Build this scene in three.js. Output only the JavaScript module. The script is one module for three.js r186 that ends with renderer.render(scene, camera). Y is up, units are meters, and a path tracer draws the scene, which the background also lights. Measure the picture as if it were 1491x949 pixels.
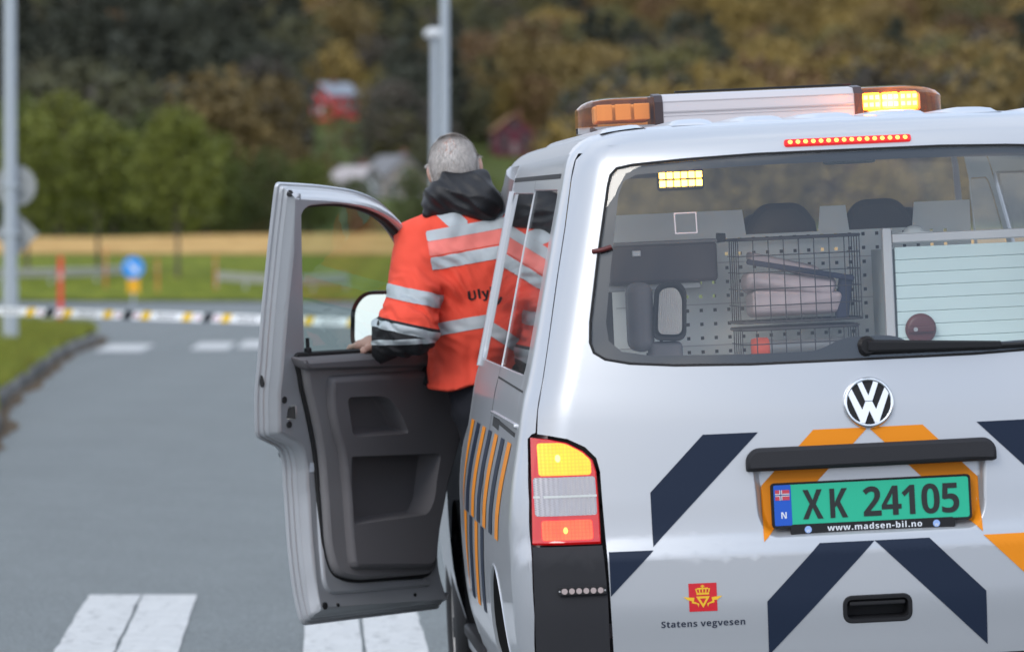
import * as THREE from 'three';
import { FontLoader } from 'three/addons/loaders/FontLoader.js';
import { RoundedBoxGeometry } from 'three/addons/geometries/RoundedBoxGeometry.js';
import { mergeGeometries, mergeVertices, toCreasedNormals } from 'three/addons/utils/BufferGeometryUtils.js';
import { createNoise2D, createNoise3D } from 'simplex-noise';
import { RectAreaLightUniformsLib } from 'three/addons/lights/RectAreaLightUniformsLib.js';

// ---------------------------------------------------------------- camera, sky, sun, exposure
const scene = new THREE.Scene();
const camera = new THREE.PerspectiveCamera(7.594, 1491 / 949, 0.5, 6000);
camera.position.set(0, 1.65, 0);
camera.rotation.x = -Math.atan((474.5 - 350) / 7150);   // long lens held at eye height
camera.focus = 13.9;
camera.userData.fStop = 4.7;
const renderer = new THREE.WebGLRenderer({ antialias: true });
renderer.setSize(1024, 651);
renderer.toneMapping = THREE.LinearToneMapping;
renderer.toneMappingExposure = 1.4;
renderer.shadowMap.enabled = true;
RectAreaLightUniformsLib.init();

function rng(seed) { let s = seed >>> 0; return () => { s = (s + 0x6d2b79f5) | 0; let t = Math.imul(s ^ (s >>> 15), 1 | s); t = (t + Math.imul(t ^ (t >>> 7), 61 | t)) ^ t; return ((t ^ (t >>> 14)) >>> 0) / 4294967296; }; }
const n2 = createNoise2D(rng(11)), n3 = createNoise3D(rng(23));
const fbm3 = (x, y, z, o = 4) => { let s = 0, a = 0.5; for (let i = 0; i < o; i++) { s += a * n3(x, y, z); x *= 2.03; y *= 2.03; z *= 2.03; a *= 0.5; } return s; };
const fbm2 = (x, y, o = 4) => { let s = 0, a = 0.5; for (let i = 0; i < o; i++) { s += a * n2(x, y); x *= 2.03; y *= 2.03; a *= 0.5; } return s; };
const clamp = THREE.MathUtils.clamp, lerp = THREE.MathUtils.lerp, sstep = THREE.MathUtils.smoothstep;

// evening overcast: broken cloud all round, blue-grey with warmer cloud banks low down
{
  const W = 1024, H = 512, data = new Float32Array(W * H * 4);
  for (let j = 0; j < H; j++) for (let i = 0; i < W; i++) {
    const el = ((j + 0.5) / H - 0.5) * Math.PI, az = ((i + 0.5) / W) * 2 * Math.PI;
    const x = Math.cos(el) * Math.cos(az), y = Math.sin(el), z = Math.cos(el) * Math.sin(az), o = (j * W + i) * 4;
    const k = 1 / (Math.max(y, 0) + 0.28), c = fbm3(x * k * 1.1, y * 2.2, z * k * 1.1, 5) * 0.5 + fbm3(x * 2, y * 7, z * 2, 4) * 0.6;
    const cloud = sstep(c, -0.28, 0.34), low = 1 - sstep(y, 0.0, 0.5);
    const blue = [0.58, 0.76, 1.06], white = [1.17, 1.21, 1.29], warm = [1.22, 1.07, 0.92];
    for (let q = 0; q < 3; q++) data[o + q] = lerp(blue[q] * (0.8 + 0.2 * low), lerp(white[q], warm[q], low * 0.65), cloud) * 0.95;
    data[o + 3] = 1;
  }
  const t = new THREE.DataTexture(data, W, H, THREE.RGBAFormat, THREE.FloatType);
  t.mapping = THREE.EquirectangularReflectionMapping; t.magFilter = THREE.LinearFilter; t.needsUpdate = true;
  scene.background = t; scene.environment = t;
}
const sun = new THREE.DirectionalLight(new THREE.Color(1, 0.95, 0.88), 0.9);
sun.name = 'sun'; sun.position.set(-14, 18, 8); sun.target.position.set(0, 0, -16); scene.add(sun, sun.target);
sun.castShadow = true; sun.shadow.radius = 45; sun.shadow.mapSize.set(2048, 2048);
Object.assign(sun.shadow.camera, { left: -14, right: 14, top: 14, bottom: -14, near: 1, far: 90 });

// ---------------------------------------------------------------- helpers
const rgb = (r, g, b) => new THREE.Color().setRGB(r, g, b);
const mat = (o) => new THREE.MeshStandardMaterial({ side: THREE.DoubleSide, ...o });
const phys = (o) => new THREE.MeshPhysicalMaterial({ side: THREE.DoubleSide, ...o });
const taken = new Map();
function numbered(name) { const n = taken.get(name) ?? 0; taken.set(name, n + 1); return n ? name + '_' + String(n).padStart(3, '0') : name; }
function shade(o) { o.castShadow = o.receiveShadow = true; return o; }
function obj(name, geo, m, parent) {                       // one named mesh under parent
  const g = Array.isArray(geo) ? merge(geo) : geo, o = shade(new THREE.Mesh(g, m));
  o.name = parent && parent !== scene ? name : numbered(name); (parent ?? scene).add(o); return o;
}
function merge(list) {
  const gs = list.filter(Boolean).map((g) => { const q = g.index ? g.toNonIndexed() : g.clone(); for (const k of Object.keys(q.attributes)) if (!['position', 'normal', 'uv'].includes(k)) q.deleteAttribute(k); if (!q.attributes.uv) q.setAttribute('uv', new THREE.BufferAttribute(new Float32Array(q.attributes.position.count * 2), 2)); if (!q.attributes.normal) q.computeVertexNormals(); return q; });
  return gs.length === 1 ? gs[0] : mergeGeometries(gs);
}
function tag(o, label, category, group, kind) { if (label) o.userData.label = label; if (category) o.userData.category = category; if (group) o.userData.group = group; if (kind) o.userData.kind = kind; return o; }
function base(name, p = [0, 0, 0], turn = 0) { const g = new THREE.Group(); g.name = numbered(name); g.position.set(...p); g.rotation.y = turn; scene.add(g); return g; }
const V = (x, y, z) => new THREE.Vector3(x, y, z);
const box = (x, y, z, w, h, d, r = 0) => { const g = r ? new RoundedBoxGeometry(w, h, d, 2, r) : new THREE.BoxGeometry(w, h, d); g.translate(x, y, z); return g; };
function bar(a, b, r0, r1 = r0, seg = 8) {                   // a tapered round bar between two points
  const A = V(...a), B = V(...b), L = A.distanceTo(B), g = new THREE.CylinderGeometry(r1, r0, L, seg);
  g.translate(0, L / 2, 0); g.applyQuaternion(new THREE.Quaternion().setFromUnitVectors(V(0, 1, 0), B.clone().sub(A).normalize())); g.translate(...a); return g;
}
const tube = (pts, r, n = 40, seg = 8, closed = false) => new THREE.TubeGeometry(new THREE.CatmullRomCurve3(pts.map((p) => V(...p)), closed), n, r, seg, closed);
// smooth table: monotone cubic through [x, y] knots
function table(k) {
  const n = k.length, x = k.map((p) => p[0]), y = k.map((p) => p[1]), d = [], m = [];
  for (let i = 0; i < n - 1; i++) d.push((y[i + 1] - y[i]) / (x[i + 1] - x[i]));
  m[0] = d[0]; m[n - 1] = d[n - 2];
  for (let i = 1; i < n - 1; i++) m[i] = d[i - 1] * d[i] <= 0 ? 0 : 2 / (1 / d[i - 1] + 1 / d[i]);
  return (t) => {
    if (t <= x[0]) return y[0]; if (t >= x[n - 1]) return y[n - 1];
    let i = 0; while (t > x[i + 1]) i++;
    const h = x[i + 1] - x[i], s = (t - x[i]) / h, a = s * s * s, b = s * s;
    return (2 * a - 3 * b + 1) * y[i] + (a - 2 * b + s) * h * m[i] + (-2 * a + 3 * b) * y[i + 1] + (a - b) * h * m[i + 1];
  };
}
// polygon [[x, y, r], ...] with corner r rounded
function rpoly(pts, steps = 6) {
  const out = [], n = pts.length;
  for (let i = 0; i < n; i++) {
    const [x, y, r = 0] = pts[i], [px, py] = pts[(i + n - 1) % n], [qx, qy] = pts[(i + 1) % n];
    if (!r) { out.push([x, y]); continue; }
    const la = Math.hypot(px - x, py - y), lb = Math.hypot(qx - x, qy - y), t = Math.min(r, la * 0.49, lb * 0.49);
    const ax = x + ((px - x) / la) * t, ay = y + ((py - y) / la) * t, bx = x + ((qx - x) / lb) * t, by = y + ((qy - y) / lb) * t;
    for (let k = 0; k <= steps; k++) { const s = k / steps, u = (1 - s) * (1 - s), v = 2 * s * (1 - s), w = s * s; out.push([u * ax + v * x + w * bx, u * ay + v * y + w * by]); }
  }
  return out;
}
const rrect = (x0, y0, x1, y1, r) => rpoly([[x0, y0, r], [x1, y0, r], [x1, y1, r], [x0, y1, r]]);
const circle = (cx, cy, r, n = 24) => Array.from({ length: n }, (_, i) => [cx + r * Math.cos((i / n) * 2 * Math.PI), cy + r * Math.sin((i / n) * 2 * Math.PI)]);
const area2 = (p) => p.reduce((s, a, i) => { const b = p[(i + 1) % p.length]; return s + a[0] * b[1] - b[0] * a[1]; }, 0) / 2;
function inset(p, d) {                                     // moves every side of a polygon inwards by d
  const n = p.length, s = Math.sign(area2(p)), out = [];
  for (let i = 0; i < n; i++) {
    const a = p[(i + n - 1) % n], b = p[i], c = p[(i + 1) % n];
    let ux = b[0] - a[0], uy = b[1] - a[1], vx = c[0] - b[0], vy = c[1] - b[1]; const lu = Math.hypot(ux, uy) || 1, lv = Math.hypot(vx, vy) || 1;
    ux /= lu; uy /= lu; vx /= lv; vy /= lv;
    let nx = -(uy + vy) * s, ny = (ux + vx) * s; const l = Math.hypot(nx, ny) || 1; nx /= l; ny /= l;
    const c0 = Math.max(0.35, -uy * s * nx + ux * s * ny);
    out.push([b[0] + (nx * d) / c0, b[1] + (ny * d) / c0]);
  }
  return out;
}
const dense = (p, h) => p.flatMap((a, i) => { const b = p[(i + 1) % p.length], n = Math.max(1, Math.ceil(Math.hypot(b[0] - a[0], b[1] - a[1]) / h)); return Array.from({ length: n }, (_, k) => [lerp(a[0], b[0], k / n), lerp(a[1], b[1], k / n)]); });
// a 2-D outline with holes, triangulated finely and laid on the surface P(a, b), off metres above it
function normalOf(P, a, b, out) {
  const e = 0.0015, p0 = P(a - e, b), p1 = P(a + e, b), q0 = P(a, b - e), q1 = P(a, b + e);
  return V(p1[0] - p0[0], p1[1] - p0[1], p1[2] - p0[2]).cross(V(q1[0] - q0[0], q1[1] - q0[1], q1[2] - q0[2])).normalize().multiplyScalar(out);
}
function patch(P, outline, { holes = [], h = 0.05, off = 0, out = 1, bulge = null } = {}) {
  const c = outline.map((p) => new THREE.Vector2(p[0], p[1])), hs = holes.map((q) => q.map((p) => new THREE.Vector2(p[0], p[1])));
  if (THREE.ShapeUtils.isClockWise(c)) c.reverse();
  hs.forEach((q) => { if (!THREE.ShapeUtils.isClockWise(q)) q.reverse(); });
  let tris = THREE.ShapeUtils.triangulateShape(c, hs); const pts = [...c, ...hs.flat()].map((p) => [p.x, p.y]);
  for (let pass = 0; pass < 12; pass++) {
    const mid = new Map(), next = []; let split = false;
    const far = (i, j) => Math.hypot(pts[i][0] - pts[j][0], pts[i][1] - pts[j][1]) > h;
    const m = (i, j) => { const k = i < j ? i * 1e6 + j : j * 1e6 + i; if (!mid.has(k)) { mid.set(k, pts.length); pts.push([(pts[i][0] + pts[j][0]) / 2, (pts[i][1] + pts[j][1]) / 2]); } return mid.get(k); };
    for (let [a, b, d] of tris) {
      let f = [far(a, b), far(b, d), far(d, a)], n = f[0] + f[1] + f[2];
      if (!n) { next.push([a, b, d]); continue; }
      split = true;
      if (n === 3) { const x = m(a, b), y = m(b, d), z = m(d, a); next.push([a, x, z], [x, b, y], [z, y, d], [x, y, z]); continue; }
      while (!(n === 1 ? f[0] : f[0] && f[1])) { [a, b, d] = [b, d, a]; f = [f[1], f[2], f[0]]; }
      if (n === 1) { const x = m(a, b); next.push([a, x, d], [x, b, d]); } else { const x = m(a, b), y = m(b, d); next.push([x, b, y], [a, x, y], [a, y, d]); }
    }
    tris = next; if (!split) break;
  }
  const pos = new Float32Array(pts.length * 3), nor = new Float32Array(pts.length * 3), uv = new Float32Array(pts.length * 2);
  pts.forEach(([a, b], i) => {
    const p = P(a, b), n = normalOf(P, a, b, out), o = off + (bulge ? bulge(a, b) : 0);
    pos.set([p[0] + n.x * o, p[1] + n.y * o, p[2] + n.z * o], i * 3); nor.set([n.x, n.y, n.z], i * 3); uv.set([a, b], i * 2);
  });
  const g = new THREE.BufferGeometry(); g.setIndex((out > 0 ? tris : tris.map(([a, b, d]) => [a, d, b])).flat());
  g.setAttribute('position', new THREE.BufferAttribute(pos, 3)); g.setAttribute('normal', new THREE.BufferAttribute(nor, 3)); g.setAttribute('uv', new THREE.BufferAttribute(uv, 2));
  if (bulge) { g.computeVertexNormals(); }
  return g;
}
// strips between outlines laid on P: [[polygon, off], ...], all with the same number of points
function rims(P, loops, { out = 1, crease = 0.6 } = {}) {
  const rows = loops.map(([poly, off]) => poly.map(([a, b]) => { const p = P(a, b), n = normalOf(P, a, b, out); return [p[0] + n.x * off, p[1] + n.y * off, p[2] + n.z * off]; }));
  return loft(rows, true, crease);
}
function loft(rows, closed = true, crease = 0.6) {
  const n = rows[0].length, pos = [], uv = [], q = closed ? n : n - 1;
  for (let r = 0; r < rows.length - 1; r++) for (let i = 0; i < q; i++) {
    const j = (i + 1) % n, a = rows[r][i], b = rows[r][j], c = rows[r + 1][j], d = rows[r + 1][i];
    pos.push(...a, ...b, ...c, ...a, ...c, ...d); uv.push(i / n, r, (i + 1) / n, r, (i + 1) / n, r + 1, i / n, r, (i + 1) / n, r + 1, i / n, r + 1);
  }
  let g = new THREE.BufferGeometry(); g.setAttribute('position', new THREE.Float32BufferAttribute(pos, 3)); g.setAttribute('uv', new THREE.Float32BufferAttribute(uv, 2));
  return crease ? toCreasedNormals(g, crease) : (g.computeVertexNormals(), g);
}
const font = await new FontLoader().loadAsync('fonts/droid/droid_sans_bold.typeface.json');
// lettering on P: size is the cap height, sx squeezes it sideways, centred on (cx, y = baseline)
const CAP = Math.max(...font.generateShapes('X', 1)[0].getPoints(4).map((p) => p.y));
function letters(P, text, size, cx, y, { sx = 1, off = 0.001, h = 0.03, out = 1, gap = 0 } = {}) {
  const cap = size / CAP, gs = []; let x = 0; const glyphs = [];
  for (const ch of text) { const w = (font.data.glyphs[ch]?.ha ?? 500) * cap / font.data.resolution; if (ch !== ' ') glyphs.push([font.generateShapes(ch, cap), x]); x += w * sx + gap; }
  for (const [shapes, x0] of glyphs) for (const s of shapes) {
    const { shape, holes } = s.extractPoints(5), f = (p) => [cx - x / 2 + x0 + p.x * sx, y + p.y];
    const cl = (q) => { const r = q.map(f); if (Math.hypot(r[0][0] - r.at(-1)[0], r[0][1] - r.at(-1)[1]) < 1e-6) r.pop(); return r; };
    gs.push(patch(P, cl(shape), { holes: holes.map(cl), h, off, out }));
  }
  return merge(gs);
}
function noiseTexture(size, f, channels = 1) {              // f(u, v) -> value or [r, g, b], 0..1, tileable if f is
  const d = new Uint8Array(size * size * 4);
  for (let j = 0; j < size; j++) for (let i = 0; i < size; i++) { const v = f(i / size, j / size), o = (j * size + i) * 4; for (let c = 0; c < 3; c++) d[o + c] = clamp((v.length ? v[c] : v) * 255, 0, 255); d[o + 3] = 255; }
  const t = new THREE.DataTexture(d, size, size); t.wrapS = t.wrapT = THREE.RepeatWrapping; t.magFilter = THREE.LinearFilter; t.minFilter = THREE.LinearMipmapLinearFilter; t.generateMipmaps = true; t.needsUpdate = true; return t;
}
const tileNoise = (u, v, f, o = 4) => { const a = 2 * Math.PI; let s = 0, k = 0.5; for (let i = 0; i < o; i++) { const r = f / a; s += k * (n3(Math.cos(u * a) * r + 7 * i, Math.sin(u * a) * r, Math.cos(v * a) * r * 0.999 + 3 * i) + n3(Math.sin(v * a) * r + 31 * i, Math.cos(u * a) * r + 5, Math.sin(u * a) * r)) * 0.7; f *= 2; k *= 0.5; } return s; };
const rep = (t, x, y = x) => { const c = t.clone(); c.repeat.set(x, y); c.needsUpdate = true; return c; };

// ---------------------------------------------------------------- the place: ground, road, markings, verge, field, hill
const YAW = THREE.MathUtils.degToRad(3.7), ROLL = THREE.MathUtils.degToRad(2.6);
const hill = table([[-200, 0], [128, 0], [134, 0.12], [170, 1.05], [262, 1.95], [450, 3.5], [650, 8], [800, 16], [1000, 25.5], [1400, 72], [2000, 170], [3200, 340]]);
function camber(x, z) { const d = -z, q = x + (d - 13) * Math.tan(YAW); return 0.0454 * Math.min(2.6, Math.max(0, q - 0.117)) * (1 - sstep(d, 24, 60)); }   // the lane's crossfall under the van
const groundH = (x, z) => hill(-z) + camber(x, z) + (-z > 134 ? fbm2(x * 0.01, z * 0.01, 3) * Math.min(6, (-z - 134) * 0.006) : 0);
function sheet(ds, half, lift, nx = 40) {                  // a ground sheet over distances ds, half-width half(d)
  const pos = [], uv = [], idx = [], n = nx + 1;
  ds.forEach((d) => { for (let i = 0; i <= nx; i++) { const x = lerp(-half(d), half(d), i / nx); pos.push(x, groundH(x, -d) + lift, -d); uv.push(x, d); } });
  for (let r = 0; r < ds.length - 1; r++) for (let i = 0; i < nx; i++) { const a = r * n + i; idx.push(a, a + 1, a + n, a + 1, a + n + 1, a + n); }
  const g = new THREE.BufferGeometry(); g.setIndex(idx); g.setAttribute('position', new THREE.Float32BufferAttribute(pos, 3)); g.setAttribute('uv', new THREE.Float32BufferAttribute(uv, 2)); g.computeVertexNormals(); return g;
}
const span = (a, b, n) => Array.from({ length: n + 1 }, (_, i) => lerp(a, b, i / n));
const speck = rng(5), grain = noiseTexture(512, () => 0.5 + (speck() - 0.5) * 0.9);
const asphaltMap = noiseTexture(1024, (u, v) => { const p = tileNoise(u, v, 6, 5), s = (speck() - 0.5) * 0.26, st = speck() > 0.985 ? 0.2 : 0, k = 0.44 + p * 0.02 + s + st; return [k * 0.955, k * 1.0, k * 0.995]; }); asphaltMap.colorSpace = THREE.SRGBColorSpace;
const asphalt = mat({ map: rep(asphaltMap, 1 / 5), bumpMap: rep(grain, 1 / 0.8), bumpScale: 0.004, roughness: 0.78 });
const earthMap = noiseTexture(512, (u, v) => { const p = tileNoise(u, v, 8, 5); return [0.3 + p * 0.12, 0.33 + p * 0.14, 0.17 + p * 0.06]; }); earthMap.colorSpace = THREE.SRGBColorSpace;
const earth = phys({ specularIntensity: 0.15, map: rep(earthMap, 1 / 12), roughness: 1 });
tag(obj('terrain', sheet([-200, -60, 0, 60, 120, ...span(130, 270, 20), ...span(300, 1500, 40), 1800, 2200, 2700, 3200], (d) => 160 + Math.abs(d) * 0.45, -0.06), earth), 'rough dark green ground of the hillside and verges', 'ground', null, 'structure');
tag(obj('road', sheet([-200, -80, -20, 0, ...span(6, 30, 24), ...span(34, 60, 10), 70, 80, 90, 100, 110, 120, 130], () => 90, 0, 360), asphalt), 'grey asphalt road with a soft grain', 'road', null, 'structure');
const vergeMap = noiseTexture(512, (u, v) => { const p = tileNoise(u, v, 10, 5), s = (speck() - 0.5) * 0.1; return [0.4 + p * 0.18 + s, 0.435 + p * 0.15 + s, 0.13 + p * 0.08]; }); vergeMap.colorSpace = THREE.SRGBColorSpace;
const verge = phys({ specularIntensity: 0.15, map: rep(vergeMap, 1 / 7), roughness: 1 });
tag(obj('grass_verge', sheet(span(131, 171, 20), () => 110, 0.02, 60), verge), 'mown green grass bank between the road and the field', 'grass', null, 'structure');
const strawMap = noiseTexture(512, (u, v) => { const p = tileNoise(u, v, 7, 5); return [0.72 + p * 0.1, 0.58 + p * 0.1, 0.36 + p * 0.08]; }); strawMap.colorSpace = THREE.SRGBColorSpace;
tag(obj('stubble_field', sheet(span(170.5, 262, 20), () => 160, 0.05, 60), phys({ specularIntensity: 0.15, map: rep(strawMap, 1 / 9, 1 / 25), roughness: 1 })), 'pale golden stubble field below the hillside', 'field', null, 'structure');

const paintMap = noiseTexture(512, (u, v) => { const p = tileNoise(u, v, 9, 5), w = sstep(tileNoise(u + 0.3, v, 18, 4), 0.28, 0.5), k = 0.86 + p * 0.05 - w * 0.16 + (speck() - 0.5) * 0.06; return [k, k, k * 0.995]; }); paintMap.colorSpace = THREE.SRGBColorSpace;
const paint = mat({ map: rep(paintMap, 1 / 1.3), color: rgb(0.74, 0.74, 0.73), bumpMap: rep(grain, 1 / 0.8), bumpScale: 0.003, roughness: 0.7 });
function roadQuad(x0, x1, z0, z1, lean, lift, wob, nz = 14) {   // a painted strip on the road, its sides following lean metres sideways per metre
  const pos = [], uv = [], idx = [], nx = 4;
  for (let j = 0; j <= nz; j++) for (let i = 0; i <= nx; i++) {
    const z = lerp(z0, z1, j / nz), e = i === 0 ? 1 : i === nx ? -1 : 0, x = lerp(x0, x1, i / nx) + (z - z0) * lean + e * 0.006 * n2(z * 5 + wob * 9, i + wob), zz = z + (j === 0 || j === nz ? 0.012 * n2(x * 7 + wob, j) : 0);
    pos.push(x, groundH(x, zz) + lift, zz); uv.push(x, zz);
  }
  for (let j = 0; j < nz; j++) for (let i = 0; i < nx; i++) { const a = j * (nx + 1) + i; idx.push(a, a + nx + 1, a + 1, a + 1, a + nx + 1, a + nx + 2); }
  const g = new THREE.BufferGeometry(); g.setIndex(idx); g.setAttribute('position', new THREE.Float32BufferAttribute(pos, 3)); g.setAttribute('uv', new THREE.Float32BufferAttribute(uv, 2)); g.computeVertexNormals(); return g;
}
{
  const cw = base('crosswalk'); tag(cw, 'white zebra crossing stripes with hairline joints on the asphalt', 'crosswalk', null, 'structure');
  for (let k = -3; k <= 5; k++) {
    const x = -1.967 + (k + 2) * 1.0, s = k * 3.1, m = 0.245 + 0.012 * n2(k, 3);
    obj('stripe', [roadQuad(x, x + m, -22.79, -18.9, 0.0416, 0.005, s), roadQuad(x + m + 0.012, x + 0.5, -22.79, -18.9, 0.0416, 0.005, s + 5)], paint, cw);
  }
  const fm = base('give_way_marking'); tag(fm, 'worn white marks across the far lanes of the road', 'road marking', null, 'structure');
  for (const [x0, x1, z0, z1] of [[-6.35, -5.65, -77.6, -72.8], [-5.02, -4.45, -79, -74], [-4.38, -3.95, -80.5, -75.2]]) obj('mark', roadQuad(x0, x1, z0, z1, 0.03, 0.006, x0), paint, fm);
}

// grass island with its kerb stones, beside the road on the left
const island = [[-4.15, -38], [-4.45, -42.5], [-4.95, -47], [-5.3, -51.5], [-5.55, -56], [-5.85, -61], [-6.2, -66], [-6.45, -71], [-6.62, -76], [-6.75, -80], [-7.15, -84], [-8, -86.8], [-9.5, -88], [-13, -88.5], [-20, -89], [-20, -30], [-3.9, -30], [-3.95, -34]].map(([x, z]) => [x, z]);
{
  const flat = (a, b) => [a, 0.15 + 0.05 * fbm2(a * 0.4, b * 0.4, 2) + 0.1 * sstep(-a, 5, 12), b], ip = island.map((p) => [p[0], p[1]]);
  const inner = inset(dense(ip, 0.9), 0.1);
  tag(obj('grass_island', patch(flat, inner, { h: 0.9, out: -1 }), verge), 'raised green grass island inside the kerb stones', 'grass', null, 'structure');
  const kerb = base('kerb'); tag(kerb, 'rough grey granite kerb stones edging the grass island', 'kerb', null, 'structure');
  const stone = noiseTexture(256, (u, v) => { const p = tileNoise(u, v, 9, 5); const k = 0.5 + p * 0.2 + (speck() - 0.5) * 0.12; return [k, k, k * 0.98]; }); stone.colorSpace = THREE.SRGBColorSpace;
  const mats = [0.3, 0.45, 0.7].map((k) => mat({ map: stone, color: rgb(k, k, k), roughness: 0.95 })), r = rng(77);
  const variants = [0, 1, 2, 3].map((s) => { const g = new RoundedBoxGeometry(0.16, 0.3, 1.12, 2, 0.03), p = g.attributes.position; for (let i = 0; i < p.count; i++) { const x = p.getX(i), y = p.getY(i), z = p.getZ(i); p.setXYZ(i, x + 0.016 * n3(x * 9 + s * 7, y * 9, z * 4), y + 0.016 * n3(x * 7, y * 9 + s * 5, z * 4), z); } g.computeVertexNormals(); return g; });
  for (let i = 0; i < 13; i++) {                            // along the road side
    const [ax, az] = ip[i], [bx, bz] = ip[i + 1], L = Math.hypot(bx - ax, bz - az), n = Math.round(L / 1.15);
    for (let k = 0; k < n; k++) {
      const t = (k + 0.5) / n, s = obj('kerb_stone', variants[Math.floor(r() * 4)], mats[Math.floor(r() * 3)], kerb);
      s.position.set(lerp(ax, bx, t) - 0.06, -0.025 + (r() - 0.5) * 0.04, lerp(az, bz, t)); s.rotation.y = Math.atan2(bx - ax, bz - az) + (r() - 0.5) * 0.03; s.rotation.z = (r() - 0.5) * 0.08; s.scale.z = (L / n / 1.15) * 0.97;
    }
  }
}
{ // gutter dirt with the dark shade along the kerb painted in, ragged at its edge
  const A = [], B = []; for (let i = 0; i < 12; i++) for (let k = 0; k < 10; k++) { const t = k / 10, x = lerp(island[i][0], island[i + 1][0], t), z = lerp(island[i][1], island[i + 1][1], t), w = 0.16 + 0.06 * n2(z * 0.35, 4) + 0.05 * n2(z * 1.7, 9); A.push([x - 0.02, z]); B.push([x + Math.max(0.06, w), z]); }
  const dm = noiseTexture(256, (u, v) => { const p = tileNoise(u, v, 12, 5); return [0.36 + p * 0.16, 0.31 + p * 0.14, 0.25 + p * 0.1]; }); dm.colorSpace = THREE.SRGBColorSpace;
  tag(obj('gutter_dirt_shade', patch((a, b) => [a, groundH(a, b) + 0.004, b], [...A, ...B.reverse()], { h: 0.5, out: -1 }), phys({ map: rep(dm, 0.8), roughness: 1, specularIntensity: 0.2 })), 'brown dirt and painted dark shade along the foot of the kerb', 'dirt', null, 'structure');
}
// blades of grass on the island and the near part of the verge: one mass
{
  const g = new THREE.BufferGeometry(), pos = [], r = rng(9);
  for (let k = 0; k < 9; k++) { const a = r() * 6.28, q = r() * 0.06, x = Math.cos(a) * q, z = Math.sin(a) * q, h = 0.07 + r() * 0.09, b = r() * 6.28, w = 0.006, lx = (r() - 0.5) * 0.07, lz = (r() - 0.5) * 0.07; pos.push(x - w * Math.cos(b), 0, z - w * Math.sin(b), x + w * Math.cos(b), 0, z + w * Math.sin(b), x + lx, h, z + lz); }
  g.setAttribute('position', new THREE.Float32BufferAttribute(pos, 3)); g.computeVertexNormals();
  const inside = (x, z) => { let c = false; for (let i = 0, j = island.length - 1; i < island.length; j = i++) { const [xi, zi] = island[i], [xj, zj] = island[j]; if (zi > z !== zj > z && x < ((xj - xi) * (z - zi)) / (zj - zi) + xi) c = !c; } return c; };
  const place = [], m4 = new THREE.Matrix4(), q = new THREE.Quaternion(), col = new THREE.Color(), cols = [];
  while (place.length < 26000) {
    const z = -34 - 54 * r(), x = -4 - Math.min(9, 2 + -z * 0.07) * r() - Math.max(0, (-z - 40) * 0.02); if (!inside(x + 0.06, z)) continue;
    q.setFromAxisAngle(V(0, 1, 0), r() * 6.28); const s = 0.8 + r() * 0.9;
    place.push(m4.compose(V(x, 0.14 + 0.05 * fbm2(x * 0.4, z * 0.4, 2) + 0.1 * sstep(-x, 5, 12), z), q, V(s, s * (0.8 + 0.5 * fbm2(x * 0.6, z * 0.6, 2)), s)).clone()); const k = 0.75 + 0.5 * r() + 0.3 * fbm2(x * 0.5, z * 0.3, 2); cols.push(col.clone().setRGB(0.17 * k + 0.04 * r(), 0.21 * k, 0.028 * k));
  }
  const im = new THREE.InstancedMesh(g, mat({ color: 0xffffff, roughness: 0.9 }), place.length); place.forEach((p, i) => { im.setMatrixAt(i, p); im.setColorAt(i, cols[i]); });
  im.name = 'grass_blades'; shade(im); scene.add(im); tag(im, 'short green grass covering the raised island', 'grass', null, 'stuff');
}

// ---------------------------------------------------------------- trees
function leafCrown(seed, h, w, { n = 1500, leaf = 0.3, lobes = 9, low = 0.22, cone = false } = {}) {
  const r = rng(seed), pos = [], nor = [], L = [];
  for (let i = 0; i < lobes; i++) { const t = low + (1 - low) * ((i + 0.5) / lobes), a = i * 2.4 + r(), q = (cone ? (1 - t) * 0.55 : Math.sqrt(Math.max(0.05, 1 - (2 * (t - low) / (1 - low) - 0.85) ** 2)) * 0.34) * w; L.push([Math.cos(a) * q, t * h * 0.93, Math.sin(a) * q, (cone ? 0.12 + 0.3 * (1 - t) : 0.2 + 0.14 * r()) * w]); }
  for (let i = 0; i < n; i++) {
    const [cx, cy, cz, R] = L[Math.floor(r() * lobes)], u = r() * 2 - 1, a = r() * 6.28, s = Math.sqrt(1 - u * u), k = R * (0.55 + 0.5 * r() ** 0.6);
    const d = V(Math.cos(a) * s, u * (cone ? 0.5 : 0.85), Math.sin(a) * s), c = V(cx, cy, cz).addScaledVector(d, k), up = V(r() - 0.5, r() - 0.2, r() - 0.5).normalize(), e = V(r() - 0.5, r() - 0.5, r() - 0.5).cross(up).normalize(), f = e.clone().cross(up), z = leaf * (0.6 + 0.8 * r());
    const p = [c.clone().addScaledVector(e, -z / 2), c.clone().addScaledVector(f, z * 0.32), c.clone().addScaledVector(e, z / 2), c.clone().addScaledVector(f, -z * 0.32)];
    for (const j of [0, 1, 2, 0, 2, 3]) { pos.push(p[j].x, p[j].y, p[j].z); nor.push(up.x, up.y, up.z); }
  }
  const g = new THREE.BufferGeometry(); g.setAttribute('position', new THREE.Float32BufferAttribute(pos, 3)); g.setAttribute('normal', new THREE.Float32BufferAttribute(nor, 3)); return g;
}
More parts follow.
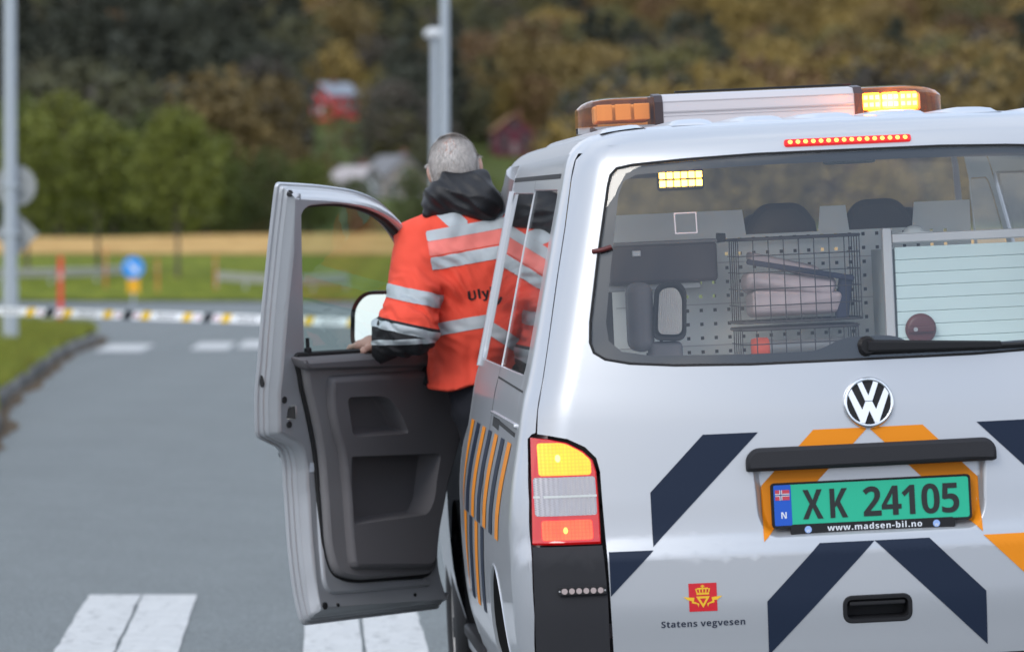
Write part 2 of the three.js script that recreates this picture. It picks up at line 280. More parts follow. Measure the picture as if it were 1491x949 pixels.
function trunkGeo(seed, h, w, th) {
  const r = rng(seed + 500), gs = [tube([[0, -0.3, 0], [0.05 * w * (r() - 0.5), h * 0.3, 0.04 * w * (r() - 0.5)], [0.1 * w * (r() - 0.5), h * 0.62, 0], [0, h * 0.9, 0]], th, 8, 7)];
  { const p = gs[0].attributes.position; for (let i = 0; i < p.count; i++) { const k = clamp(1 - p.getY(i) / h, 0.12, 1.1); p.setX(i, p.getX(i) * k); p.setZ(i, p.getZ(i) * k); } gs[0].computeVertexNormals(); }
  for (let i = 0; i < 7; i++) { const a = i * 2.3 + r(), y = h * (0.28 + 0.08 * i), q = w * (0.22 + 0.14 * r()); gs.push(bar([0, y, 0], [Math.cos(a) * q, y + h * 0.16, Math.sin(a) * q], th * 0.4, th * 0.12, 5)); }
  return merge(gs);
}
const bark = mat({ color: rgb(0.11, 0.09, 0.07), roughness: 1 });
const leafMat = (r, g, b) => mat({ color: rgb(r, g, b), roughness: 0.85 });
const greens = [leafMat(0.095, 0.118, 0.016), leafMat(0.125, 0.14, 0.018), leafMat(0.065, 0.082, 0.018)], ochre = leafMat(0.2, 0.14, 0.03), dark = leafMat(0.028, 0.04, 0.02), rust = leafMat(0.2, 0.085, 0.025), greyT = leafMat(0.16, 0.14, 0.12);
const protoC = [0, 1, 2].map((i) => leafCrown(40 + i, 8, [5.6, 6.8, 4.8][i], { n: [3000, 3400, 2400][i], leaf: 0.36, lobes: [17, 15, 19][i], low: [0.12, 0.2, 0.08][i] })), protoT = [0, 1, 2].map((i) => trunkGeo(40 + i, 8, 6.4, 0.17));
const slim = leafCrown(61, 6.5, 3.4, { n: 1500, leaf: 0.3, lobes: 9, low: 0.42 }), slimT = trunkGeo(61, 6.5, 3.4, 0.09);
function tree(name, x, z, s, crown, trunk, m, label, group) {
  const t = base(name, [x, groundH(x, z), z], x * 3.7); t.scale.set(s, s * (0.92 + 0.16 * (((x * 13) % 1 + 1) % 1)), s); obj('trunk', trunk, bark, t); obj('crown', crown, m, t); return tag(t, label, 'tree', group);
}
{
  const at = (px, d) => ((px - 745.5) * d) / 7150, r = rng(3);
  const rows = [[-40, 286, 0.95, 0], [30, 292, 1.05, 0], [88, 276, 1.1, 1], [120, 300, 0.95, 2], [165, 284, 0.82, 0], [212, 296, 0.9, 2], [252, 280, 0.88, 1], [300, 290, 0.84, 0], [338, 302, 0.6, 2], [392, 285, 0.62, 2], [446, 305, 0.55, 0], [520, 300, 0.5, 2], [600, 296, 0.5, 2], [700, 305, 0.45, 0], [780, 300, 0.42, 2]];
  rows.forEach(([px, d, s, k], i) => tree('leafy_tree', at(px, d), -d, s, protoC[i % 3], protoT[i % 3], greens[k], 'green leafy tree in the row along the far edge of the stubble field', 'green trees along the far edge of the field'));
  for (const [px, d] of [[258, 148], [143, 152], [40, 150]]) tree('young_tree', at(px, d), -d, 0.75, slim, slimT, greens[1], 'slender young tree with a bare stem on the grass bank', 'young trees on the grass bank');
  const mids = [[558, 760, 1.35, dark, 'dark round tree standing above the pale houses'], [875, 900, 2.0, ochre, 'broad ochre tree on the slope above the light bar'], [340, 760, 1.75, greyT, 'pale grey leafless-looking tree in the dark left slope'], [270, 730, 1.3, greyT, 'smaller pale grey tree beside the dark conifers'], [555, 1010, 1.35, leafMat(0.26, 0.2, 0.03), 'bright yellow-olive tree high on the slope'], [1365, 700, 1.2, rust, 'rust orange tree added to stand for the orange flare beside the lit end of the light bar'], [430, 620, 0.9, greens[2], 'olive tree below the red house'], [395, 600, 0.8, ochre, 'small yellowing tree left of the white houses'], [740, 818, 1.2, ochre, 'ochre tree behind the maroon house'], [905, 640, 1.1, dark, 'dark round tree right of the maroon house']];  // the rust tree is added, its foliage standing in for orange lens flare
  mids.forEach(([px, d, s, m, label], i) => tree('hillside_tree', at(px, d), -d, s, protoC[i % 3], protoT[i % 3], m, label));
}
// the far wooded slope: one mass
const houseSpots = [[487, 1000, 8], [745, 800, 9], [572, 650, 11], [518, 640, 6]];
{
  const r = rng(17), kinds = [leafCrown(90, 8, 7, { n: 1500, leaf: 0.5, lobes: 10, low: 0.08 }), leafCrown(91, 7, 6.5, { n: 1400, leaf: 0.5, lobes: 9, low: 0.05 }), leafCrown(92, 11, 4.6, { n: 1400, leaf: 0.5, lobes: 14, low: 0.05, cone: true }), leafCrown(93, 5, 6, { n: 1100, leaf: 0.45, lobes: 8, low: 0.02 })];
  const bins = kinds.map(() => []), m4 = new THREE.Matrix4(), q = new THREE.Quaternion(), pal = [[0.06, 0.06, 0.028], [0.085, 0.078, 0.026], [0.036, 0.04, 0.026], [0.125, 0.088, 0.028], [0.115, 0.068, 0.03], [0.066, 0.056, 0.044], [0.165, 0.115, 0.03]];
  for (let k = 0; k < 6500; k++) {
    const d = 310 + 1700 * r() ** 1.15, x = (r() * 2 - 1) * (0.16 * d + 25), z = -d, a = x / d;
    const s = (0.75 + 0.85 * r()) * (d > 640 ? 1.45 : 1), top = (groundH(x, z) + 11 * s - 1.65) / d;
    if (houseSpots.some(([px, hd, w]) => { const hx = ((px - 745.5) * hd) / 7150; return Math.abs(a - (px - 745.5) / 7150) < (w / 2 + 4.6 * s) / hd && d < hd + 14 && top > (groundH(hx, -hd) - 1.2) / hd; })) continue;
    if (d < 640 && r() < 0.55) continue;
    const c = fbm2(x * 0.016 + 5, z * 0.0045, 3) * 1.5 + (r() - 0.5) * 0.22, e = a * 7150 + 745, warm = clamp((e - 250) / 900, 0, 1) * 0.55 + 0.35 * sstep(d, 800, 1500) * (e > 600 ? 1 : 0.2), q2 = c + warm - 0.25 - (e < 430 ? 0.22 : 0);
    let i = q2 < -0.3 ? 2 : q2 < -0.1 ? 0 : q2 < 0.05 ? 5 : q2 < 0.2 ? 1 : q2 < 0.4 ? 3 : q2 < 0.62 ? 4 : 6; if (r() > 0.93) i = Math.floor(r() * 7);
    const kind = i === 2 ? (r() < 0.6 ? 2 : 0) : r() < 0.4 ? 0 : r() < 0.6 ? 1 : 3;
    q.setFromAxisAngle(V(0, 1, 0), r() * 6.28); const b = 0.75 + 0.5 * r();
    bins[kind].push([m4.compose(V(x, groundH(x, z) - 0.3, z), q, V(s * (0.9 + 0.3 * r()), s, s)).clone(), pal[i].map((v) => v * b * (e < 420 ? 1.2 : 1.3))]);
  }
  bins.forEach((list, k) => {
    const im = new THREE.InstancedMesh(kinds[k], mat({ color: 0xffffff, roughness: 0.9 }), list.length); list.forEach(([m, c], i) => { im.setMatrixAt(i, m); im.setColorAt(i, rgb(...c)); });
    im.name = numbered('far_woodland'); shade(im); scene.add(im); tag(im, ['dark autumn woodland of round trees covering the far slope', 'olive autumn woodland thickets covering the far slope', 'dark spruces scattered in the woodland of the far slope', 'low brown scrub between the trees of the far slope'][k], 'woodland', null, 'stuff');
  });
}

// ---------------------------------------------------------------- houses on the slope
function house(name, label, px, d, { w, dep, h, rh, turn, wall, roof, trim, drop = 0 }) {
  const x = ((px - 745.5) * d) / 7150, t = base(name, [x, groundH(x, -d) - drop, -d], turn), wm = mat({ color: rgb(...wall), roughness: 0.9 }), rm = mat({ color: rgb(...roof), roughness: 0.85 }), tm = mat({ color: rgb(...trim), roughness: 0.8 }), gm = phys({ color: rgb(0.03, 0.04, 0.05), roughness: 0.08 });
  const s = new THREE.Shape([[-w / 2, -1], [w / 2, -1], [w / 2, h], [0, h + rh], [-w / 2, h]].map((p) => new THREE.Vector2(...p)));
  const g = new THREE.ExtrudeGeometry(s, { depth: dep, bevelEnabled: false }); g.translate(0, 0, -dep / 2); obj('wall', g, wm, t);
  const a = Math.atan2(rh, w / 2), L = Math.hypot(rh, w / 2) + 0.5, ro = [-1, 1].map((q) => { const b = new THREE.BoxGeometry(L, 0.22, dep + 0.9); b.translate(q * L / 2, 0, 0); b.rotateZ(-q * a); b.translate(0, h + rh + 0.14, 0); return b; }), rr = obj('roof', ro, rm, t);
  obj('chimney', box(w * 0.16, h + rh + 0.35, dep * 0.15, 0.6, 1.3, 0.6), mat({ color: rgb(0.2, 0.1, 0.08), roughness: 1 }), rr);
  const win = (lx, ly, lz, ry) => { const f = obj('window', [box(0, 0.62, 0, 1.3, 0.09, 0.12), box(0, -0.62, 0, 1.3, 0.09, 0.12), box(-0.61, 0, 0, 0.09, 1.16, 0.12), box(0.61, 0, 0, 0.09, 1.16, 0.12), box(0, 0, 0, 0.06, 1.16, 0.1)], tm, t); f.position.set(lx, ly, lz); f.rotation.y = ry; obj('pane', box(0, 0, -0.02, 1.15, 1.15, 0.04), gm, f); };
  for (const q of [-0.27, 0.27]) { win(q * w, h * 0.3, dep / 2 + 0.04, 0); win(q * w, h * 0.72, dep / 2 + 0.04, 0); } win(0, h + rh * 0.35, dep / 2 + 0.04, 0);
  for (const q of [-0.3, 0, 0.3]) for (const e of [-1, 1]) win(e * (w / 2 + 0.04), h * 0.55, q * dep, Math.PI / 2);
  const dr = obj('door', box(0, 0.95, dep / 2 + 0.04, 0.95, 2.0, 0.08), tm, t); obj('handle', box(0.36, 0.95, dep / 2 + 0.11, 0.12, 0.04, 0.06), gm, dr);
  return tag(t, label, 'house');
}
house('red_house', 'red wooden house with a pale grey roof on the slope', 487, 1000, { w: 5.4, dep: 8, h: 4.4, rh: 2.4, turn: -0.75, wall: [0.75, 0.045, 0.055], roof: [0.28, 0.31, 0.36], trim: [0.8, 0.8, 0.8] });
house('maroon_house', 'dark maroon house with its gable towards the road', 745, 800, { w: 6.4, dep: 8, h: 3.8, rh: 2.6, turn: 0.12, wall: [0.13, 0.026, 0.045], roof: [0.22, 0.12, 0.05], trim: [0.25, 0.2, 0.2] });
house('white_house', 'pale house with grey gabled roof above the trees', 572, 650, { w: 7, dep: 7, h: 3.6, rh: 3.0, turn: 0.5, wall: [0.4, 0.34, 0.3], roof: [0.2, 0.2, 0.21], trim: [0.75, 0.75, 0.75], drop: 0.6 });
house('white_cottage', 'low white cottage with a light roof beside the pale house', 518, 640, { w: 4.4, dep: 5, h: 2.4, rh: 1.6, turn: 0.9, wall: [0.5, 0.47, 0.44], roof: [0.42, 0.38, 0.38], trim: [0.75, 0.75, 0.75], drop: 0 });

// ---------------------------------------------------------------- poles, signs, markers, tape
const galv = mat({ color: rgb(0.42, 0.46, 0.5), metalness: 0.35, roughness: 0.55 }), signBack = mat({ color: rgb(0.33, 0.34, 0.34), metalness: 0.2, roughness: 0.6 });
function lampPost(label, x, z, h, r0, r1, arm) {
  const t = base('lamp_post', [x, z < -38 && x < -5.5 && z > -88 ? 0.16 : groundH(x, z), z]);
  obj('pole', [bar([0, 0, 0], [0, h, 0], r0, r1, 20), bar([0, 0, 0], [0, 0.9, 0], r0 * 1.12, r0 * 1.12, 20)], galv, t); obj('base_flange', bar([0, -0.02, 0], [0, 0.06, 0], r0 * 1.9, r0 * 1.8, 20), galv, t);
  if (arm) { obj('arm', tube([[0, h - 0.05, 0], [0, h + 0.35, 0], [arm * 0.5, h + 0.55, 0], [arm, h + 0.6, 0]], 0.035, 20), galv, t); const hd = obj('lamp_head', new RoundedBoxGeometry(0.65, 0.12, 0.28, 3, 0.05), galv, t); hd.position.set(arm * 1.2, h + 0.6, 0); obj('lens', box(0, -0.06, 0, 0.5, 0.03, 0.2, 0.01), phys({ color: rgb(0.5, 0.5, 0.48), roughness: 0.2 }), hd); }
  return tag(t, label, 'lamp post');
}
{
  const lp = lampPost('grey lamp post on the grass island with two sign backs', -7.16, -70, 9.5, 0.1, 0.075, 1.4);
  obj('round_sign', [new THREE.CylinderGeometry(0.3, 0.3, 0.012, 40).rotateX(Math.PI / 2).translate(0.06, 2.27, -0.11), box(0.02, 2.37, -0.1, 0.5, 0.03, 0.02), box(0.02, 2.17, -0.1, 0.5, 0.03, 0.02)], signBack, lp);
  obj('diamond_sign', [box(0, 0, 0, 0.46, 0.46, 0.012, 0.005).rotateZ(Math.PI / 4).translate(0.07, 1.58, -0.11), box(0.02, 1.58, -0.1, 0.4, 0.03, 0.02)], signBack, lp);
  for (const y of [2.27, 1.58]) obj('clamp', box(0, y, -0.02, 0.26, 0.04, 0.24, 0.01), galv, lp);
  lampPost('tall thick grey pole rising behind the man', -1.03, -75, 11, 0.075, 0.062, 1.2);
  const s = base('post_top_lamp', [-1.72, 0, -109]); tag(s, 'shorter grey post with a flat round lamp on top', 'lamp post');
  obj('pole', bar([0, 0, 0], [0, 6.15, 0], 0.1, 0.08, 16), galv, s);
  const hd = obj('lamp_head', new THREE.LatheGeometry([[0, 0.17], [0.12, 0.16], [0.22, 0.1], [0.24, 0.03], [0.23, -0.04], [0.1, -0.08], [0, -0.08]].map((p) => new THREE.Vector2(...p)), 28), mat({ color: rgb(0.62, 0.63, 0.64), roughness: 0.5 }), s); hd.position.y = 6.2; obj('collar', bar([0, -0.16, 0], [0, -0.07, 0], 0.1, 0.09, 16), galv, hd);
}
{ // keep-right sign with a yellow marker board
  const t = base('traffic_sign', [-9.42, 0, -122]); tag(t, 'round blue arrow sign above a yellow board on a grey post', 'traffic sign');
  obj('post', bar([0, 0, 0], [0, 1.25, 0], 0.03, 0.03, 10), galv, t);
  const b = obj('blue_disc', new THREE.CylinderGeometry(0.27, 0.27, 0.015, 40).rotateX(Math.PI / 2), mat({ color: rgb(0.02, 0.3, 0.8), roughness: 0.4 }), t); b.position.set(0, 0.98, 0.05);
  obj('arrow', new THREE.ExtrudeGeometry(new THREE.Shape([[-0.03, 0.17], [0.03, 0.17], [0.03, -0.04], [0.11, -0.04], [0, -0.18], [-0.11, -0.04], [-0.03, -0.04]].map((p) => new THREE.Vector2(...p))), { depth: 0.004, bevelEnabled: false }).rotateZ(0.78).translate(0, 0, 0.008), mat({ color: rgb(0.8, 0.82, 0.85), roughness: 0.5 }), b);
  obj('yellow_board', box(0.01, 0.52, 0.04, 0.3, 0.33, 0.012, 0.005), mat({ color: rgb(0.85, 0.42, 0.01), roughness: 0.5 }), t);
}
function marker(x, z, h, w, label, c1, group) {
  const t = base('marker_post', [x, groundH(x, z), z]); tag(t, label, 'marker post', group);
  obj('post', box(0, h / 2, 0, w, h, w * 0.5, w * 0.2), mat({ color: rgb(...c1), roughness: 0.6 }), t);
  obj('reflector', box(0, h * 0.72, w * 0.26, w * 0.8, h * 0.1, 0.012), mat({ color: rgb(0.7, 0.35, 0.3), roughness: 0.4 }), t);
}
marker(-8.32, -90.4, 1.36, 0.1, 'tall red plastic marker post beyond the grass island', [0.72, 0.06, 0.035]);
for (const [x, z, h] of [[-11.6, -140, 1.15], [-8.4, -139, 1.0], [-9.9, -137, 0.95]]) marker(x, z, h, 0.055, 'thin orange stick standing on the grass bank', [0.62, 0.17, 0.05], 'orange sticks on the grass bank');
function guardRail(label, pts) {
  const t = base('guard_rail'); tag(t, label, 'guard rail', 'pale guard rails on the grass bank'); const m = mat({ color: rgb(0.34, 0.34, 0.31), roughness: 0.8 }), P = pts.map(([x, z]) => [x, groundH(x, z) + 0.33, z]);
  const c = new THREE.CatmullRomCurve3(P.map((p) => V(...p))), rows = c.getPoints(24).map((p) => [[0, -0.12], [0.05, -0.09], [0.05, -0.04], [0, 0], [0.05, 0.04], [0.05, 0.09], [0, 0.12], [-0.02, 0]].map(([o, y]) => [p.x, p.y + y, p.z + o]));
  obj('beam', loft(rows, true, 0.4), m, t); for (let k = 0; k <= 4; k++) { const p = c.getPoint(k / 4); obj('post', box(p.x, p.y - 0.2, p.z - 0.09, 0.07, 0.6, 0.1), galv, t); }
}
guardRail('short pale guard rail on the grass bank seen past the open door', [[-8.5, -141], [-7.2, -138.5], [-5.9, -137.5], [-4.7, -139]]);
guardRail('long pale guard rail on the grass bank behind the sign backs', [[-16.5, -142], [-14.5, -143], [-12.6, -144], [-11.4, -146]]);
{ // barrier tape across the road: white plastic with black, yellow and pink print
  const N = 160, A = V(-6.1, 0.99, -48.5), B = V(2.5, 0.85, -42), W = 0.039, pos = [], uv = [], idx = [];
  const L = A.distanceTo(B);
  for (let i = 0; i <= N; i++) { const t = i / N, p = A.clone().lerp(B, t); p.y -= 0.012 * Math.sin(t * Math.PI); const tw = 0.2 * Math.sin(t * 9) + 0.1 * Math.sin(t * 31); for (const s of [-1, 1]) { pos.push(p.x, p.y + s * W * Math.cos(tw), p.z + s * W * Math.sin(tw)); uv.push(t * L / 1.0, (s + 1) / 2); } }
  for (let i = 0; i < N; i++) { const a = i * 2; idx.push(a, a + 2, a + 1, a + 1, a + 2, a + 3); }
  const c = document.createElement('canvas'); c.width = 1024; c.height = 96; const x = c.getContext('2d');
  x.fillStyle = '#f6f8fb'; x.fillRect(0, 0, 1024, 96); x.save(); x.transform(1, 0, -0.5, 1, 0, 0);
  x.fillStyle = '#101420'; x.fillRect(24, 0, 130, 96); x.fillRect(1024 + 24, 0, 130, 96); x.fillStyle = '#f2c40c'; x.fillRect(270, 0, 110, 96); x.fillRect(800, 0, 110, 96); x.restore();
  x.fillStyle = '#dca6b4'; x.fillRect(150, 26, 60, 48); x.fillRect(940, 26, 50, 48); x.fillStyle = '#0c0e14'; x.font = 'bold 74px sans-serif'; x.textAlign = 'center'; x.textBaseline = 'middle'; x.fillText('POLITI', 560, 50);
  const tx = new THREE.CanvasTexture(c); tx.colorSpace = THREE.SRGBColorSpace; tx.wrapS = tx.wrapT = THREE.RepeatWrapping;
  const g = new THREE.BufferGeometry(); g.setIndex(idx); g.setAttribute('position', new THREE.Float32BufferAttribute(pos, 3)); g.setAttribute('uv', new THREE.Float32BufferAttribute(uv, 2)); g.computeVertexNormals();
  { const st = base('tape_stake', [2.52, groundH(2.52, -42.05), -42.05]); tag(st, 'red stake holding the end of the barrier tape', 'stake'); obj('rod', bar([0, 0, 0], [0, 1.2, 0], 0.018, 0.018, 10), mat({ color: rgb(0.6, 0.06, 0.04), roughness: 0.6 }), st); obj('foot_plate', bar([0, 0, 0], [0, 0.03, 0], 0.14, 0.12, 20), galv, st); }
  tag(obj('barrier_tape', g, mat({ map: tx, roughness: 0.5 })), 'white barrier tape with yellow and black marks stretched across the road', 'barrier tape');
}

// ---------------------------------------------------------------- the van
const van = base('van', [0.997, 0.04, -13]); van.rotation.order = 'YXZ'; van.rotation.y = YAW; van.rotation.z = ROLL;
tag(van, 'silver van with orange and navy chevrons, amber light bar and open driver door', 'van');
const flake = rng(31), flakeMap = noiseTexture(256, () => 0.5 + (flake() - 0.5) * 0.5);
const M = {
  silver: phys({ color: rgb(0.51, 0.525, 0.55), metalness: 0.5, roughness: 0.34, clearcoat: 0.36, clearcoatRoughness: 0.05, specularIntensity: 0.5 }),
  navy: phys({ color: rgb(0.014, 0.023, 0.046), roughness: 0.5, specularIntensity: 0.35 }),
  orange: phys({ color: rgb(0.8, 0.26, 0.012), roughness: 0.5, specularIntensity: 0.35 }),
  black: phys({ specularIntensity: 0.5, color: rgb(0.016, 0.016, 0.018), roughness: 0.55 }),
  plastic: phys({ specularIntensity: 0.4, color: rgb(0.03, 0.03, 0.034), roughness: 0.6, bumpMap: rep(flakeMap, 18), bumpScale: 0.0006 }),
  rubber: mat({ color: rgb(0.012, 0.012, 0.013), roughness: 0.75 }),
  trim: phys({ specularIntensity: 0.4, color: rgb(0.2, 0.194, 0.2), roughness: 0.62, bumpMap: rep(flakeMap, 22), bumpScale: 0.0006 }),
  trimDark: phys({ specularIntensity: 0.4, color: rgb(0.145, 0.139, 0.146), roughness: 0.66 }),
  lining: mat({ color: rgb(0.55, 0.55, 0.54), roughness: 0.9 }),
  glass: phys({ color: rgb(0.94, 0.95, 0.95), roughness: 0.0, transmission: 1, thickness: 0, ior: 1.75 }),
  tint: phys({ color: rgb(0.7, 0.72, 0.72), roughness: 0.0, transmission: 1, thickness: 0, ior: 1.75 }),
  frit: mat({ color: rgb(0.014, 0.014, 0.016), roughness: 0.35 }),
  chrome: mat({ color: rgb(0.82, 0.84, 0.86), metalness: 1, roughness: 0.16 }),
  steel: mat({ color: rgb(0.5, 0.5, 0.5), metalness: 0.8, roughness: 0.4 }),
  alu: mat({ color: rgb(0.62, 0.61, 0.6), metalness: 0.5, roughness: 0.45 }),
  white: mat({ color: rgb(0.62, 0.64, 0.62), roughness: 0.55 }),
};
// body surface: plan curve (rear bow, corner, side, nose) against height, with tumblehome, rear lean and windscreen rake
const W0 = 0.955, LEN = 4.86;
const Wt = table([[0.15, 0.84], [0.3, 0.885], [0.4, 0.912], [0.494, 0.937], [0.583, 0.948], [0.75, 0.955], [0.86, 0.955], [0.937, 0.949], [1.1, 0.921], [1.2, 0.902], [1.264, 0.884], [1.541, 0.819], [1.775, 0.764], [1.86, 0.742], [1.9, 0.722], [1.94, 0.69], [1.98, 0.64], [2.05, 0.52], [2.15, 0.32], [2.25, 0.02]]);
const Et = table([[0.15, -0.07], [0.3, -0.03], [0.45, -0.005], [0.55, 0.008], [0.68, 0.02], [0.785, 0.0195], [0.82, 0.01], [0.85, 0.0], [0.95, -0.008], [1.15, -0.025], [1.25, -0.04], [1.5, -0.088], [1.8, -0.15], [1.86, -0.165], [1.9, -0.182], [1.94, -0.21], [1.98, -0.25], [2.05, -0.36], [2.15, -0.62], [2.25, -0.95]]);
const Ft = table([[0.15, 0.12], [0.3, 0.03], [0.5, 0], [0.75, 0.02], [0.95, 0.09], [1.08, 0.22], [1.17, 0.5], [1.23, 0.85], [1.5, 1.2], [1.8, 1.62], [1.9, 1.8], [2.0, 1.95], [2.25, 2.1]]);
const Yt = table([[0, 0], [1.8, 1.8], [1.86, 1.857], [1.9, 1.891], [1.94, 1.917], [1.98, 1.934], [2.05, 1.946], [2.15, 1.955], [2.25, 1.96]]);
const plan = (() => {                                       // half of the plan curve as a polyline with arc length: [s, x, z]
  const p = [], add = (x, z) => { const l = p.at(-1); p.push([l ? l[0] + Math.hypot(x - l[1], z - l[2]) : 0, x, z]); };
  for (let i = 0; i <= 40; i++) { const x = (0.82 * i) / 40; add(x, -0.06 * (x / 0.75) ** 2); }
  const f0 = Math.atan(0.12 * 0.82 / 0.5625), r = (W0 - 0.82) / (1 - Math.sin(f0)), z0 = p.at(-1)[2];
  for (let i = 1; i <= 40; i++) { const f = lerp(f0, Math.PI / 2, i / 40); add(0.82 + r * (Math.sin(f) - Math.sin(f0)), z0 - r * (Math.cos(f0) - Math.cos(f))); }
  for (let i = 1; i <= 30; i++) add(W0, lerp(p[80][2], -4.25, i / 30) || 0);
  for (let i = 1; i <= 40; i++) { const a = (i / 40) * Math.PI / 2; add(0.55 + (W0 - 0.55) * Math.cos(a), -4.25 - 0.46 * Math.sin(a)); }
  for (let i = 1; i <= 20; i++) { const x = 0.55 * (1 - i / 20); add(x, -4.71 - 0.15 * (1 - (x / 0.55) ** 2)); }
  return p;
})();
const PEND = plan.at(-1)[0];
function planAt(s) { s = clamp(s, 0, PEND); let a = 0, b = plan.length - 1; while (b - a > 1) { const m = (a + b) >> 1; if (plan[m][0] > s) b = m; else a = m; } const t = (s - plan[a][0]) / (plan[b][0] - plan[a][0]); return [lerp(plan[a][1], plan[b][1], t), lerp(plan[a][2], plan[b][2], t)]; }
const shift = (z0, v) => { const t = clamp((-2.4 - z0) / 2.46, 0, 1); return Et(v) * (1 - t) + Ft(v) * t; };
const S = (u, v) => { const [x, z] = planAt(Math.abs(u)); return [Math.sign(u) * x * Wt(v) / W0, Yt(v), z + shift(z, v)]; };
const sOfX = (x) => { let a = 0, b = plan[80][0]; for (let i = 0; i < 30; i++) { const m = (a + b) / 2; if (planAt(m)[0] < x) a = m; else b = m; } return a; };
const Rear = (x, y) => S(Math.sign(x) * sOfX(Math.min(Math.abs(x) * W0 / Wt(y), W0 - 1e-5)), y);       // by lateral place and height
const uSide = (z, y) => { let a = plan[70][0], b = PEND - 0.3; for (let i = 0; i < 34; i++) { const m = (a + b) / 2, q = planAt(m)[1]; if (q + shift(q, y) > z) a = m; else b = m; } return a; };
const Left = (z, y) => S(-uSide(z, y), y), Right = (z, y) => S(uSide(z, y), y);     // by length and height
const mirrorX = (p) => p.map(([x, y]) => [-x, y]);
const panel = (P, o, opt, depth = 0.018) => [patch(P, o, opt), rims(P, [[dense(o, 0.05), opt.off ?? 0], [inset(dense(o, 0.05), 0.0025), -0.0025], [inset(dense(o, 0.05), 0.003), -depth]], opt)];

// tailgate
const gateHalf = [[-0.7, 0.5], [-0.705, 0.7], [-0.708, 0.828], [-0.712, 0.94], [-0.714, 1.025], [-0.722, 1.06], [-0.75, 1.09], [-0.795, 1.113], [-0.842, 1.123], [-0.872, 1.128], [-0.866, 1.19], [-0.845, 1.28], [-0.818, 1.41], [-0.79, 1.55], [-0.762, 1.68], [-0.737, 1.81], [-0.722, 1.865], [-0.69, 1.9], [-0.6, 1.911]];
const gate = dense([...gateHalf, ...mirrorX(gateHalf).reverse()], 0.06);
const winHalf = [[-0.3, 1.286], [-0.5, 1.292], [-0.62, 1.302], [-0.685, 1.316], [-0.715, 1.336], [-0.724, 1.365], [-0.72, 1.42], [-0.69, 1.588], [-0.65, 1.788], [-0.641, 1.818], [-0.622, 1.838], [-0.58, 1.846], [-0.435, 1.855], [-0.25, 1.861]];
const rearWin = dense([...winHalf, ...mirrorX(winHalf).reverse()], 0.05);
const recess = rpoly([[-0.315, 1.03, 0.02], [-0.308, 0.88, 0.06], [-0.28, 0.829, 0.06], [0.28, 0.829, 0.06], [0.308, 0.88, 0.06], [0.315, 1.03, 0.02]]), grab = rrect(-0.086, 0.604, 0.086, 0.664, 0.02);
const tg = obj('tailgate', [...panel(Rear, gate, { holes: [rearWin, recess, grab], h: 0.026 }, 0.03), rims(Rear, [[rearWin, 0], [inset(rearWin, 0.006), -0.008]], {})], M.silver, van);
const bayEdge = dense(recess, 0.03);
function Bay(x, y) {                                       // the skin, dished 28 mm inside the bay's outline
  const p = Rear(x, y); let inside = false, d = 1;
  for (let i = 0, j = bayEdge.length - 1; i < bayEdge.length; j = i++) { const [ax, ay] = bayEdge[i], [bx, by] = bayEdge[j], ex = bx - ax, ey = by - ay, t = clamp(((x - ax) * ex + (y - ay) * ey) / (ex * ex + ey * ey), 0, 1); d = Math.min(d, Math.hypot(x - ax - ex * t, y - ay - ey * t)); if (ay > y !== by > y && x < (ex * (y - ay)) / ey + ax) inside = !inside; }
  if (inside) { const t = clamp(d / 0.024, 0, 1); p[2] -= 0.028 * t * t * (3 - 2 * t); } return p;
}
{ // number plate bay: a dished pocket
  obj('plate_bay', patch(Bay, recess, { h: 0.012 }), M.silver, tg);
  obj('pull_handle', [rims(Rear, [[dense(grab, 0.03), 0], [inset(dense(grab, 0.03), 0.004), -0.01], [inset(dense(grab, 0.03), 0.006), -0.05]], {}), patch(Rear, inset(grab, 0.006), { off: -0.05 }), rims(Rear, [[circleish(grab, -0.007), 0.0005], [circleish(grab, -0.004), 0.003], [circleish(grab, 0.004), 0.0025], [circleish(grab, 0.006), -0.01]], {}), box(0, 0.652, 0.008, 0.15, 0.012, 0.02, 0.004)], M.black, tg);
}
function circleish(p, d) { return inset(dense(p, 0.03), d); }
